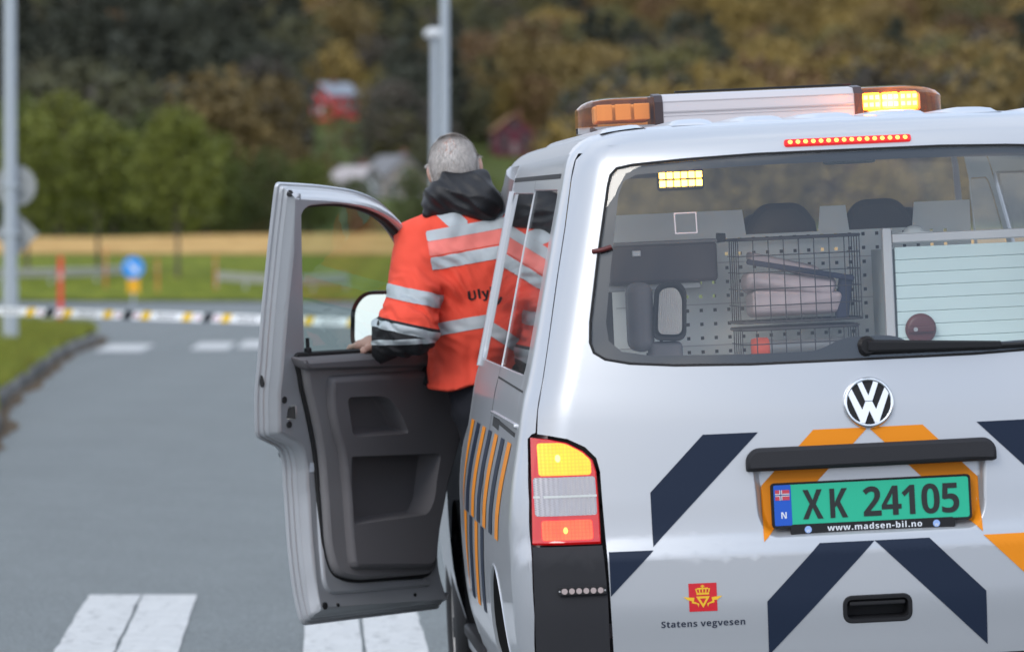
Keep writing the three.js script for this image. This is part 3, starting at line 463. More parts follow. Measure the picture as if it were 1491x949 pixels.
// chevrons in 0.293 m cells: band from the top edge's outer half to the side's lower half
{
  const c = 0.2925, cellBand = (x0, y1, m) => { const y0 = y1 - c, q = [[x0 + c / 2, y1], [x0 + c, y1], [x0, y0 + 0.004], [x0, y0 + c / 2]]; return m ? q.map(([x, y]) => [-x, y]) : q; };
  const clipX = (p, lim) => { const out = []; p.forEach((a, i) => { const b = p[(i + 1) % p.length], ia = a[0] >= lim, ib = b[0] >= lim; if (ia) out.push(a); if (ia !== ib) { const t = (lim - a[0]) / (b[0] - a[0]); out.push([lim, lerp(a[1], b[1], t)]); } }); return out; };
  // split a polygon at a horizontal or vertical limit, keep the wanted side
  const keep = (p, f) => { const out = []; p.forEach((a, i) => { const b = p[(i + 1) % p.length], fa = f(a), fb = f(b); if (fa >= 0) out.push(a); if ((fa >= 0) !== (fb >= 0)) { const t = fa / (fa - fb); out.push([lerp(a[0], b[0], t), lerp(a[1], b[1], t)]); } }); return out; };
  const add = (poly, m, PP = Rear) => poly.length > 2 && obj('chevron', patch(PP, poly, { h: PP === Rear ? 0.026 : 0.011, off: 0.0016 }), m, tg);
  const y1 = 1.1095, y2 = 0.812;
  for (const m of [false, true]) {
    add(cellBand(-2 * c, y1, m), M.navy);
    // orange cell crosses the plate bay: outside part on the skin, inside part on the bay floor
    const o = cellBand(-c, y1, m);
    add(keep(o, (p) => p[1] - 1.031), M.orange); add(keep(o, (p) => 1.0305 - p[1]), M.orange, Bay);
    add(cellBand(-c, y2, m), M.navy);
    add(clipX(cellBand(-3 * c, y2, false), -0.703).map(([x, y]) => [m ? -x : x, y]), M.navy);
  }
  add(cellBand(-2 * c, y2, true), M.orange);
}
// rear window
obj('rear_window', patch(Rear, inset(rearWin, 0.005), { h: 0.06, off: -0.003 }), M.glass, tg);
{
  const ih = [[-0.3, 1.318], [-0.56, 1.325], [-0.64, 1.34], [-0.672, 1.37], [-0.676, 1.42], [-0.655, 1.56], [-0.622, 1.76], [-0.606, 1.8], [-0.57, 1.817], [-0.435, 1.823], [-0.2, 1.828]];
  const inner = dense([...ih, ...mirrorX(ih).reverse()], 0.05);
  obj('window_border', patch(Rear, inset(rearWin, 0.006), { holes: [inner], h: 0.08, off: -0.009 }), M.frit, tg);
  obj('window_seal', rims(Rear, [[rearWin, 0.0006], [inset(rearWin, 0.0035), 0.002], [inset(rearWin, 0.007), 0.0]], {}), M.rubber, tg);
  const dome = rpoly([[-0.23, 1.312], [-0.12, 1.318, 0.05], [-0.05, 1.352, 0.03], [0.09, 1.352, 0.03], [0.15, 1.318, 0.05], [0.24, 1.312], [0.24, 1.29], [-0.23, 1.29]]);
  obj('wiper_border', patch(Rear, dome, { h: 0.06, off: -0.0125 }), M.frit, tg);
  const wp = (x, y, o) => { const p = Rear(x, y); return [p[0], p[1], p[2] + o]; };
  const wiper = obj('wiper', [bar(wp(0.012, 1.325, -0.004), wp(0.012, 1.325, 0.03), 0.026, 0.02, 20), loft(span(0, 1, 14).map((t) => { const x = lerp(0.01, 0.37, t), w = lerp(0.017, 0.009, t), p = wp(x, 1.324 - 0.012 * t, 0.03 - 0.01 * t); return [[p[0], p[1] + w, p[2] - 0.006], [p[0], p[1] + w * 0.6, p[2] + 0.007], [p[0], p[1] - w * 0.6, p[2] + 0.007], [p[0], p[1] - w, p[2] - 0.006]]; }), true, 0.5)], M.black, tg);
  obj('blade', loft(span(0, 1, 14).map((t) => { const x = lerp(0.2, 0.66, t), p = wp(x, 1.3085 + 0.002 * t, 0.012); return [[p[0], p[1] + 0.006, p[2]], [p[0], p[1], p[2] + 0.008], [p[0], p[1] - 0.006, p[2]], [p[0], p[1], p[2] - 0.011]]; }), true, 0.5), M.rubber, wiper);
  obj('defroster_stub', tube([wp(-0.7, 1.61, 0.004), wp(-0.675, 1.613, 0.007), wp(-0.648, 1.62, 0.006)], 0.0065, 12), mat({ color: rgb(0.1, 0.012, 0.012), roughness: 0.4 }), tg);
}
// grip strip above the plate
{
  const o = dense(rpoly([[-0.33, 1.006, 0.008], [0.338, 1.006, 0.008], [0.338, 1.045, 0.03], [0.315, 1.068, 0.03], [-0.307, 1.068, 0.03], [-0.33, 1.045, 0.03]]), 0.03);
  obj('grip_strip', [rims(Rear, [[o, 0], [inset(o, 0.001), 0.022], [inset(o, 0.005), 0.03], [inset(o, 0.012), 0.034]], { crease: 1.1 }), patch(Rear, inset(o, 0.012), { h: 0.04, off: 0.034 }), patch(Rear, o, { h: 0.05, off: 0.0 })], M.plastic, tg);
}
// number plate
{
  const zp = Rear(0, 0.92)[2] - 0.0135, tilt = -0.05, PL = (x, y) => [x, y, zp + (y - 0.92) * tilt], O = { h: 0.2 };
  const o = rrect(-0.267, 0.8595, 0.267, 0.9795, 0.012), flap = rrect(-0.22, 0.838, 0.22, 0.868, 0.01);
  const fr = obj('number_plate', [patch(PL, o, { off: 0.006 }), rims(PL, [[o, -0.012], [o, 0.0055], [inset(o, 0.002), 0.008], [inset(o, 0.0055), 0.0075]], {}), patch(PL, flap, { off: 0.0085 }), rims(PL, [[flap, 0], [flap, 0.0085]], {})], M.black, tg);
  obj('plate_sheet', patch(PL, rrect(-0.2605, 0.866, 0.2605, 0.9735, 0.008), { off: 0.0072 }), mat({ color: rgb(0.012, 0.46, 0.27), roughness: 0.45 }), fr);
  obj('country_band', patch(PL, rrect(-0.2605, 0.866, -0.214, 0.9735, 0.004), { off: 0.0079 }), mat({ color: rgb(0.005, 0.09, 0.52), roughness: 0.45 }), fr);
  const F = (x0, y0, x1, y1, off) => patch(PL, [[x0, y0], [x1, y0], [x1, y1], [x0, y1]], { off });
  obj('flag', F(-0.2565, 0.9335, -0.2185, 0.9605, 0.0085), mat({ color: rgb(0.55, 0.05, 0.08), roughness: 0.5 }), fr);
  obj('flag_white_cross', [F(-0.2565, 0.9435, -0.2185, 0.9505, 0.0088), F(-0.245, 0.9335, -0.238, 0.9605, 0.0089)], mat({ color: rgb(0.7, 0.7, 0.72), roughness: 0.5 }), fr);
  obj('flag_blue_cross', [F(-0.2565, 0.9457, -0.2185, 0.9483, 0.0091), F(-0.2428, 0.9335, -0.2402, 0.9605, 0.0092)], mat({ color: rgb(0.02, 0.03, 0.2), roughness: 0.5 }), fr);
  obj('country_letter', letters(PL, 'N', 0.017, -0.2355, 0.885, { off: 0.0086 }), mat({ color: rgb(0.75, 0.78, 0.85), roughness: 0.5 }), fr);
  const ink = mat({ color: rgb(0.012, 0.014, 0.014), roughness: 0.45 });
  for (const [ch, x, sx] of [['X', -0.1575, 0.8], ['K', -0.092, 0.8], ['2', 0.001, 0.92], ['4', 0.0535, 0.92], ['1', 0.1035, 0.9], ['0', 0.1575, 0.92], ['5', 0.2105, 0.92]]) obj('plate_character', letters(PL, ch, 0.0775, x, 0.8805, { off: 0.0087, sx }), ink, fr);
  const wl = mat({ color: rgb(0.72, 0.74, 0.78), roughness: 0.5 });
  obj('frame_lettering', letters(PL, 'www.madsen-bil.no', 0.0155, 0.006, 0.847, { off: 0.0105, sx: 1.14, gap: 0.0011 }), wl, fr);
  const dot = mat({ color: rgb(0.3, 0.45, 0.8), roughness: 0.4 }); for (const x of [-0.173, 0.17]) { obj('frame_dot', patch(PL, circle(x, 0.853, 0.0095), { off: 0.0105 }), dot, fr); obj('frame_dot_mark', letters(PL, 'W', 0.008, x, 0.8455, { off: 0.0112 }), wl, fr); }
}
// crest and operator name
{
  const cr = obj('crest', patch(Rear, [[-0.4985, 0.6475], [-0.4245, 0.6475], [-0.4245, 0.7215], [-0.4985, 0.7215]], { off: 0.0014 }), mat({ color: rgb(0.62, 0.01, 0.022), roughness: 0.4 }), tg);
  const cx = -0.4615, gold = mat({ color: rgb(0.85, 0.5, 0.02), roughness: 0.4 }), gs = [], G = (p) => gs.push(patch(Rear, p.map(([x, y]) => [cx + x, 0.6475 + y]), { off: 0.0021, h: 0.03 }));
  const both = (p) => { G(p); G(p.map(([x, y]) => [-x, y])); };
  // V shield with an open middle
  both([[0, 0.0095], [0.0175, 0.0385], [0.0175, 0.0395], [0.0, 0.0395], [0, 0.034], [0.0085, 0.034], [0, 0.0195]]);
  // wings
  both([[0.012, 0.0115], [0.0155, 0.0195], [0.0295, 0.0225], [0.0295, 0.0285], [0.0375, 0.0295], [0.0455, 0.0345], [0.0515, 0.0395], [0.0225, 0.0365], [0.0245, 0.0265], [0.0105, 0.0205]]);
  // crown
  G([[-0.0165, 0.044], [0.0165, 0.044], [0.0165, 0.049], [-0.0165, 0.049]]);
  for (const x of [-0.0155, -0.0078, 0, 0.0078, 0.0155]) G([[x - 0.0016, 0.0495], [x + 0.0016, 0.0495], [x * 1.14 + 0.0018, 0.06], [x * 1.14 - 0.0018, 0.06]]);
  G([[-0.017, 0.058], [0.017, 0.058], [0.0135, 0.062], [-0.0135, 0.062]]); G([[-0.0022, 0.0622], [0.0022, 0.0622], [0.0022, 0.0695], [-0.0022, 0.0695]]); G([[-0.005, 0.0652], [0.005, 0.0652], [0.005, 0.0674], [-0.005, 0.0674]]);
  obj('crest_figure', gs, gold, cr);
  obj('operator_lettering', letters(Rear, 'Statens vegvesen', 0.0165, -0.4625, 0.608, { off: 0.0014, sx: 1.13, gap: 0.0004 }), mat({ color: rgb(0.02, 0.026, 0.05), roughness: 0.4 }), tg);
}
// round emblem: dark dish, chrome ring, V over W
{
  const c = Rear(0.005, 1.174), n = normalOf(Rear, 0.005, 1.174, 1), em = obj('round_emblem', new THREE.LatheGeometry([[0, 0.003], [0.058, 0.004], [0.06, -0.004]].map((p) => new THREE.Vector2(...p)), 48).rotateX(Math.PI / 2), M.black, tg);
  em.position.set(c[0] + n.x * 0.002, c[1], c[2] + n.z * 0.002); em.quaternion.setFromUnitVectors(V(0, 0, 1), n);
  const ring = new THREE.LatheGeometry([[0.0565, 0.002], [0.0575, 0.008], [0.0605, 0.0115], [0.0645, 0.0105], [0.068, 0.006], [0.0692, -0.002]].map((p) => new THREE.Vector2(...p)), 64).rotateX(Math.PI / 2);
  obj('emblem_ring', ring, M.chrome, em);
  const ex = (p) => new THREE.ExtrudeGeometry(new THREE.Shape(p.map(([x, y]) => new THREE.Vector2(x, y))), { depth: 0.004, bevelEnabled: true, bevelSize: 0.0013, bevelThickness: 0.002, bevelSegments: 2 }).translate(0, 0, 0.003);
  const hw = 0.0062, seg = (a, b, wa = hw, wb = hw) => [[a[0] - wa, a[1]], [a[0] + wa, a[1]], [b[0] + wb, b[1]], [b[0] - wb, b[1]]];
  // V: arms from the ring's top to the middle; W: outer arms, feet and inner peak
  obj('emblem_letters', [ex([[-0.0275, 0.051], [-0.0155, 0.0545], [0, 0.0175], [0.0155, 0.0545], [0.0275, 0.051], [0.0095, 0.0045], [-0.0095, 0.0045]]),
    ex([[-0.0555, 0.026], [-0.0455, 0.0395], [-0.0185, -0.02], [-0.0085, 0.0018], [0.0085, 0.0018], [0.0185, -0.02], [0.0455, 0.0395], [0.0555, 0.026], [0.024, -0.0535], [0.0135, -0.0545], [0, -0.022], [-0.0135, -0.0545], [-0.024, -0.0535]])], M.chrome, em);
}
// third brake light: a red bar of small lamps
{
  const y0 = 1.8845, o = rrect(-0.172, y0 - 0.011, 0.172, y0 + 0.011, 0.009), od = dense(o, 0.03);
  const bl = obj('brake_light_bar', [rims(Rear, [[od, 0], [inset(od, 0.001), 0.006], [inset(od, 0.003), 0.0075]], {}), patch(Rear, inset(od, 0.003), { off: 0.0075, h: 0.05 })], phys({ color: rgb(0.5, 0.008, 0.012), emissive: rgb(1, 0.02, 0.015), emissiveIntensity: 0.35, roughness: 0.15 }), tg);
  const led = mat({ color: rgb(1, 0.3, 0.1), emissive: rgb(1, 0.3, 0.045), emissiveIntensity: 3.2 });
  for (let k = 0; k < 16; k++) { const x = -0.155 + k * 0.31 / 15; obj('led', patch(Rear, circle(x, y0, 0.0062, 10), { off: 0.0082 }), led, bl); }
  const L = new THREE.RectAreaLight(rgb(1, 0.06, 0.03), 5, 0.33, 0.016); L.name = 'brake_light_glow'; L.position.set(0, y0, Rear(0, y0)[2] + 0.012); L.rotation.y = Math.PI; van.add(L);
}

// rear corners: lamps, bumper ends, bumper
const lampO = [[-0.9, 0.838], [-0.722, 0.838], [-0.7225, 0.94], [-0.7245, 1.024], [-0.733, 1.056], [-0.757, 1.08], [-0.798, 1.103], [-0.842, 1.113], [-0.889, 1.119]];
const ribs = noiseTexture(128, (u, v) => 0.5 + 0.5 * Math.sin(u * 2 * Math.PI * 16) * Math.abs(Math.sin(v * 2 * Math.PI * 16)));
const lensGrid = noiseTexture(256, (u, v) => { const a = Math.abs(Math.sin(u * Math.PI * 26)), b = Math.abs(Math.sin(v * Math.PI * 26)), k = 0.6 + 0.3 * Math.pow(a * b, 0.6) + 0.2 * tileNoise(u, v, 3, 3); return k; }); lensGrid.repeat.set(4, 4);
function sect(poly, lo, hi, xl, xr) { let p = poly; const cut = (f) => { const o = []; p.forEach((a, i) => { const b = p[(i + 1) % p.length], fa = f(a), fb = f(b); if (fa >= 0) o.push(a); if ((fa >= 0) !== (fb >= 0)) { const t = fa / (fa - fb); o.push([lerp(a[0], b[0], t), lerp(a[1], b[1], t)]); } }); p = o; }; cut((q) => q[1] - lo); cut((q) => hi - q[1]); cut((q) => q[0] - xl); cut((q) => xr - q[0]); return p; }
for (const side of [1, -1]) {
  const mx = (p) => (side > 0 ? p : mirrorX(p)), o = dense(mx(lampO), 0.03), lit = side > 0;
  const red = phys({ color: rgb(0.36, 0.006, 0.012), roughness: 0.12, clearcoat: 1, emissive: rgb(1, 0.01, 0.01), emissiveIntensity: 0.22 });
  const lm = obj('tail_lamp', [rims(Rear, [[o, -0.012], [o, 0.001], [inset(o, 0.002), 0.004]], {}), patch(Rear, inset(o, 0.002), { off: 0.004, h: 0.03 })], red, van);
  const lens = (name, lo, hi, xl, xr, m, ins = 0) => { let p = sect(inset(lampO, 0.003), lo, hi, xl, xr); if (ins) p = inset(rpoly(p.map((q) => [...q, 0.01])), ins); return obj(name, patch(Rear, mx(p), { off: 0.0052, h: 0.03 }), m, lm); };
  const B = { bumpMap: rep(ribs, 6), bumpScale: 0.004, clearcoat: 1, clearcoatRoughness: 0.05 };
  const cell = (name, lo, hi, xl, xr, m, glow, bulb) => {
    lens(name, lo, hi, xl, xr, m, 0.001);
  };
  cell('indicator_lens', 1.016, 1.104, -0.873, -0.736, phys({ color: rgb(0.85, 0.33, 0.02), roughness: 0.3, ...B, emissive: rgb(1, 0.27, 0.004), emissiveMap: lensGrid, emissiveIntensity: 1.7 }));
  lens('clear_lens', 0.91, 1.0135, -0.888, -0.7265, phys({ color: rgb(0.56, 0.53, 0.55), roughness: 0.2, metalness: 0.3, bumpMap: rep(ribs, 5), bumpScale: 0.006, clearcoat: 1 }), 0.001);
  cell('stop_lens', 0.845, 0.9, -0.873, -0.74, phys({ color: rgb(0.75, 0.02, 0.015), roughness: 0.3, ...B, emissive: rgb(1, 0.05, 0.012), emissiveMap: lensGrid, emissiveIntensity: 2.8 }));
  const br = (x, y, r, c, k) => obj('bulb', patch(Rear, mx(rpoly(circle(x, y, r, 10).map((p, i) => [p[0], y + (p[1] - y) * 1.5]))), { off: 0.0062, h: 0.02 }), mat({ color: rgb(1, 0.6, 0.2), emissive: rgb(...c), emissiveIntensity: k, roughness: 0.2 }), lm);
  br(-0.822, 1.062, 0.007, [1, 0.7, 0.12], 1.9); br(-0.812, 0.872, 0.006, [1, 0.3, 0.02], 1.9);
  obj('lens_divider', patch(Rear, mx([[-0.888, 0.9585], [-0.7255, 0.9585], [-0.7255, 0.9645], [-0.888, 0.9645]]), { off: 0.0066 }), M.white, lm);
  const L = new THREE.RectAreaLight(rgb(1, 0.35, 0.05), 6, 0.12, 0.08); L.name = 'tail_lamp_glow'; const c = Rear(-0.8 * side, 1.05); L.position.set(c[0], 1.05, c[2] + 0.025); L.rotation.y = Math.PI; van.add(L);
  // black bumper end with a clear lamp strip
  const be = dense(mx([[-0.898, 0.3], [-0.71, 0.3], [-0.711, 0.7], [-0.7185, 0.83], [-0.9, 0.83], [-0.902, 0.6]]), 0.05);
  const bm = obj('bumper_end', panel(Rear, be, { h: 0.05, off: 0.002 }, 0.03), M.plastic, van);
  const st = dense(mx(rrect(-0.838, 0.703, -0.7125, 0.7265, 0.004)), 0.03), ls = obj('marker_lamp_strip', [rims(Rear, [[st, 0.002], [st, 0.012], [inset(st, 0.002), 0.014]], {}), patch(Rear, inset(st, 0.002), { off: 0.014, h: 0.03 })], M.black, bm);
  for (let k = 0; k < 6; k++) obj('lamp_lens', patch(Rear, mx(circle(-0.822 + k * 0.0188, 0.7148, 0.0078, 12)), { off: 0.0148, bulge: (a, b) => 0.002 }), phys({ color: rgb(0.62, 0.5, 0.48), metalness: 0.5, roughness: 0.2, clearcoat: 1 }), ls);
  for (const x of [-0.834, -0.7165]) obj('screw', patch(Rear, mx(circle(x, 0.7148, 0.0025, 8)), { off: 0.0152 }), M.steel, ls);
}
obj('rear_bumper', panel(Rear, dense(rpoly([[-0.69, 0.26], [0.69, 0.26], [0.694, 0.492, 0.02], [-0.694, 0.492, 0.02]]), 0.06), { h: 0.08, off: 0.008 }, 0.05), M.plastic, van);

// ---------------------------------------------------------------- sides
const archR = 0.405, arch = (zc) => Array.from({ length: 25 }, (_, i) => { const a = Math.PI * (1.06 - (i / 24) * 1.12); return [zc + archR * Math.cos(a), 0.33 + archR * Math.sin(a)]; });
const zB = table([[0.3, -2.66], [0.62, -2.645], [0.88, -2.635], [0.99, -2.61], [1.03, -2.56], [1.06, -2.47], [1.12, -2.452], [1.9, -2.43]]);
const ZB = -2.45, ZF = -3.5, RA = -0.98, FA = -3.94;
// left and right rear quarter from the lamp round to the door pillar, with the wheel arch cut out, in (u, y)
const cornerU = (y) => -sOfX(Math.min((0.9042 - 0.012 * sstep(y, 1.05, 1.13)) * W0 / Wt(y) * (y > 1.13 ? 0 : 1) || 0.868 * W0 / Wt(1.13) * 1, W0 - 1e-4));
function gateEdgeX(y) { return table([[0.3, 0.904], [0.83, 0.9045], [1.12, 0.896], [1.1285, 0.884], [1.13, 0.8765], [1.19, 0.8682], [1.28, 0.8472], [1.41, 0.8202], [1.55, 0.7922], [1.68, 0.7642], [1.81, 0.7392], [1.865, 0.7247], [1.9, 0.704]])(y); }
const edgeU = (y) => sOfX(Math.min((gateEdgeX(y) * W0) / Wt(y), W0 - 1e-4));
function sideOutline(zFront, withArch) {                   // in (u, y), left side u negative
  const U = (z, y) => -uSide(z, y), out = [];
  for (const y of [0.36, 0.5, 0.65, 0.8, 0.83, 0.95, 1.05, 1.115, 1.128, 1.131, 1.19, 1.28, 1.41, 1.55, 1.68, 1.81, 1.865, 1.885]) out.push([-edgeU(y), y]);
  for (const z of span(-0.45, zFront, 14)) out.push([U(z, 1.885), 1.885]);
  for (const y of [1.8, 1.7, 1.6, 1.5, 1.4, 1.3, 1.2, 1.12, 1.08, 1.06, 1.045, 1.03, 1.01, 0.99, 0.95, 0.88, 0.8, 0.7, 0.6, 0.5, 0.42]) out.push([U(zB(y), y), y]);
  out.push([U(zB(0.36), 0.36), 0.36]);
  for (const z of [-2.2, -2.0, -1.8, -1.6]) if (z > zFront) out.push([U(z, 0.36), 0.36]);
  for (const [z, y] of arch(RA)) out.push([U(z, Math.max(y, 0.3)), Math.max(y, 0.3)]);
  out.push([U(-0.5, 0.36), 0.36], [U(-0.4, 0.36), 0.36]);
  return out;
}
const paneZ = [[-2.385, -1.4405, 0.045, 0.012], [-1.4355, -0.42, 0.012, 0.06]];
const paneShape = ([a, b, ra, rb]) => rpoly([[a, 1.275, ra], [b, 1.275, rb], [b - (rb > 0.03 ? 0.035 : 0), 1.785, rb], [a, 1.795, ra]], 8);
for (const side of [-1, 1]) {
  const SP = side < 0 ? S : (u, v) => S(-u, v), opt = { out: side < 0 ? 1 : -1 }, toU = (p) => dense(p, 0.06).map(([z, y]) => [-uSide(z, y), y]);
  const panes = paneZ.map((p) => toU(paneShape(p))), o = sideOutline(ZB, true);
  const geo = [patch(SP, o, { ...opt, holes: panes, h: 0.045 }), ...panes.map((p) => rims(SP, [[p, 0], [inset(p, 0.003), -0.004], [inset(p, 0.004), -0.012]], opt))];
  const q = obj('side_panel', geo, M.silver, van);
  const P2 = side < 0 ? Left : Right, o2 = { out: side < 0 ? 1 : -1 };
  panes.forEach((p) => { const w = obj('side_window', patch(SP, inset(p, 0.0035), { ...opt, off: -0.0025, h: 0.09 }), M.tint, q); });
  const groove = (name, z0, y0, z1, y1, w, m) => { const n = 24, A = [], B = []; const dx = z1 - z0, dy = y1 - y0, l = Math.hypot(dx, dy), ox = (-dy / l) * w / 2, oy = (dx / l) * w / 2; for (let i = 0; i <= n; i++) { const z = lerp(z0, z1, i / n), y = lerp(y0, y1, i / n); A.push([z + ox, y + oy]); B.push([z - ox, y - oy]); } return obj(name, patch(P2, [...A, ...B.reverse()], { ...o2, off: 0.0009, h: 0.08 }), m, q); };
  groove('panel_gap', -1.44, 1.25, -1.44, 0.74, 0.007, M.rubber); groove('panel_gap', -1.438, 1.82, -1.438, 1.797, 0.005, M.rubber); groove('panel_gap', -1.438, 1.274, -1.44, 1.25, 0.005, M.rubber); groove('roof_gutter', -0.46, 1.822, -2.44, 1.835, 0.014, M.rubber); groove('belt_gap', -0.33, 1.235, -1.44, 1.245, 0.006, M.rubber);
  // sliding door rail with its open pocket
  groove('rail_slot', -0.36, 1.118, -1.28, 1.13, 0.012, M.rubber); groove('rail_pocket', -1.05, 1.121, -1.34, 1.126, 0.034, M.rubber);
  obj('rail_cover', rims(P2, [[dense(rrect(-1.4, 1.137, -0.32, 1.15, 0.005), 0.06), 0.0], [inset(dense(rrect(-1.4, 1.137, -0.32, 1.15, 0.005), 0.06), 0.002), 0.009], [inset(dense(rrect(-1.4, 1.137, -0.32, 1.15, 0.005), 0.06), 0.006), 0.009]], o2), M.silver, q);
  // slanted stripes, upper and lower row
  const c = 0.2925, yT = 1.092, yM = 0.812, yB = 0.545;
  for (let k = 0; k < 7; k++) {
    const z0 = -0.44 - k * c, m = k % 2 ? M.navy : M.orange, f = Math.max(z0 - 0.147 - 0.28, ZB + 0.006);
    if (f < z0 - 0.15) obj('stripe', patch(P2, [[z0, yT], [Math.max(z0 - 0.147, ZB + 0.004), yT], [f, yM], [Math.max(z0 - 0.28, ZB + 0.012), yM]], { ...o2, off: 0.0018, h: 0.05 }), m, q);
    const b0 = -1.43 - k * c; if (k < 4) { const L = (z) => Math.max(z, ZB + 0.004); const p = [[b0 + 0.02, yM - 0.004], [L(b0 - 0.127), yM - 0.004], [L(b0 - 0.32), yB], [L(b0 - 0.18), yB]]; if (p[1][0] < p[0][0] - 0.01) obj('stripe', patch(P2, p, { ...o2, off: 0.0018, h: 0.05 }), k % 2 ? M.orange : M.navy, q); }
  }
  // arch lip, sill, wheel house
  const lip = arch(RA).map(([z, y]) => [z, Math.max(y, 0.3)]);
  obj('arch_lip', loft([0, 0.003, 0.0, -0.006].map((off, r) => lip.map(([z, y]) => { const k = 1 - [0, 0.004, 0.009, 0.011][r] / archR, zz = RA + (z - RA) * k, yy = 0.33 + (y - 0.33) * k, p = P2(zz, yy), n = normalOf(P2, zz, yy, o2.out); return [p[0] + n.x * off, p[1], p[2] + n.z * off]; })), false, 0.7), M.silver, q);
  obj('arch_liner', loft([-0.006, -0.05].map((off) => lip.map(([z, y]) => { const k = 1 - 0.011 / archR, zz = RA + (z - RA) * k, yy = 0.33 + (y - 0.33) * k, p = P2(zz, yy), n = normalOf(P2, zz, yy, o2.out); return [p[0] + n.x * off, p[1], p[2] + n.z * off]; })), false, 0.7), M.rubber, q);
  obj('sill', loft(span(0, 1, 16).map((t) => { const z = lerp(-1.43, -3.5, t), x = side * (Wt(0.36) - 0.003); return [[x, 0.37, z], [x + side * 0.012, 0.34, z], [x + side * 0.006, 0.29, z], [x - side * 0.03, 0.26, z], [x - side * 0.12, 0.26, z]]; }), false, 0.6), M.silver, van);
  for (const [zc, name] of [[RA, 'wheel_house'], [FA, 'wheel_house']]) obj(name, [new THREE.CylinderGeometry(0.43, 0.43, 0.34, 28, 1, true, 0, Math.PI).rotateZ(Math.PI / 2).rotateX(-Math.PI / 2 * 0).translate(side * 0.74, 0.33, zc), box(side * 0.56, 0.5, zc, 0.02, 0.62, 0.9)], M.rubber, van);
}
// front side, nose and roof: one skin ahead of the doors
const roofRows = span(1.8851, 2.25, 16);
{
  const rows = roofRows.map((v) => { const r = []; for (const sgn of [-1, 1]) { const us = span(0.0001, PEND - 0.0001, 90); (sgn < 0 ? us.slice().reverse() : us).forEach((u) => r.push(S(sgn * u, v))); } return r; });
  // the roof begins above the tailgate's top edge
  const roofGate = (p) => p; const g = loft(rows.map((r) => r.map(roofGate)), true, 0); const rf = obj('roof', mergeVertices((g.deleteAttribute('uv'), g.deleteAttribute('normal'), g), 1e-5), M.silver, van); rf.geometry.computeVertexNormals();
  for (let k = -3; k <= 3; k++) { const x = k * 0.195; const g = loft(span(0, 1, 24).map((t) => { const z = lerp(-0.36, -2.6, t), e = Math.min(1, t * 14, (1 - t) * 14), y = 0, H = 0.013 * e * (2 - e); return span(-1, 1, 8).map((a) => [x + a * 0.062, roofY(x + a * 0.062, z) - 0.002 + H * Math.min(1, (1 - Math.abs(a)) * 3.2), z]); }), false, 0.9); obj('roof_bead', g, M.silver, rf); }
}
function roofY(x, z) { let a = 1.87, b = 2.25; const X = Math.abs(x), zz = z + 0.06 * (X / 0.75) ** 2; for (let i = 0; i < 30; i++) { const m = (a + b) / 2; if (Wt(m) > X && Et(m) > zz) a = m; else b = m; } return Yt(a); }
{
  const skin = (v0, v1, u0, u1, name, m, off = 0) => obj(name, merge([-1, 1].map((s) => patch((u, v) => S(s * u, v), dense([[u0, v0], [u1, v0], [u1, v1], [u0, v1]], 0.12), { out: s < 0 ? 1 : -1, h: 0.12, off }).clone())), m, van);
  const uF = uSide(ZF, 1.0);
  // wings ahead of the doors, with the front arches, as patches in (u, y)
  for (const s of [-1, 1]) {
    const U = (z, y) => uSide(z, y), o = [[U(ZF, 0.36), 0.36], ...[0.5, 0.7, 0.9, 1.05, 1.16].map((y) => [U(ZF, y), y]), [PEND - 0.0005, 1.16], [PEND - 0.0005, 0.3], [U(-4.36, 0.36), 0.36], ...arch(FA).map(([z, y]) => [U(z, Math.max(0.32, y)), Math.max(0.32, y)]).reverse()];
    obj('front_wing', patch((u, v) => S(s * u, v), o, { out: s < 0 ? -1 : 1, h: 0.1 }), M.silver, van);
    // bonnet and screen halves meet at the centre line
    const strip = (v0, v1, name, m, ue) => obj(name, patch((u, v) => S(s * u, v), dense([[ue(v0), v0], [PEND - 0.0003, v0], [PEND - 0.0003, v1], [ue(v1), v1]], 0.1), { out: s < 0 ? -1 : 1, h: 0.1 }), m, van);
    strip(1.162, 1.232, 'bonnet', M.silver, (v) => uSide(ZF, v)); 
    const ew = (v) => plan[111][0] + 0.12; strip(1.236, 1.86, 'windscreen', M.glass, ew);
    obj('screen_pillar_post', loft(span(1.2, 1.89, 10).map((v) => [-0.05, 0.0, 0.05].map((d) => { const p = S(s * (ew(v) + d - 0.03), v); return [p[0], p[1], p[2]]; })), false, 0), M.silver, van);
  }
}
// right front door (closed) as a plain panel with its window
{
  const uu = (z, y) => uSide(z, y), P = (u, v) => S(u, v), o = [], zf = (y) => lerp(ZF, ZF + 0.62, sstep(y, 1.25, 1.9));
  for (const y of span(0.38, 1.884, 14)) o.push([uu(ZB - 0.006, y), y]); for (const y of span(1.884, 0.38, 14)) o.push([uu(zf(y), y), y]);
  const w = dense(rpoly([[ZB - 0.1, 1.3, 0.05], [ZB - 0.1, 1.78, 0.06], [-2.95, 1.78, 0.08], [-3.36, 1.3, 0.06]]), 0.06).map(([z, y]) => [uu(z, y), y]);
  const d = obj('passenger_door', [patch(P, o, { holes: [w], h: 0.09, out: 1 })], M.silver, van); obj('window', patch(P, inset(w, 0.003), { off: -0.003, out: 1, h: 0.1 }), M.glass, d); obj('handle', box(0.955, 1.02, -2.62, 0.035, 0.04, 0.2, 0.012), M.black, d);
}
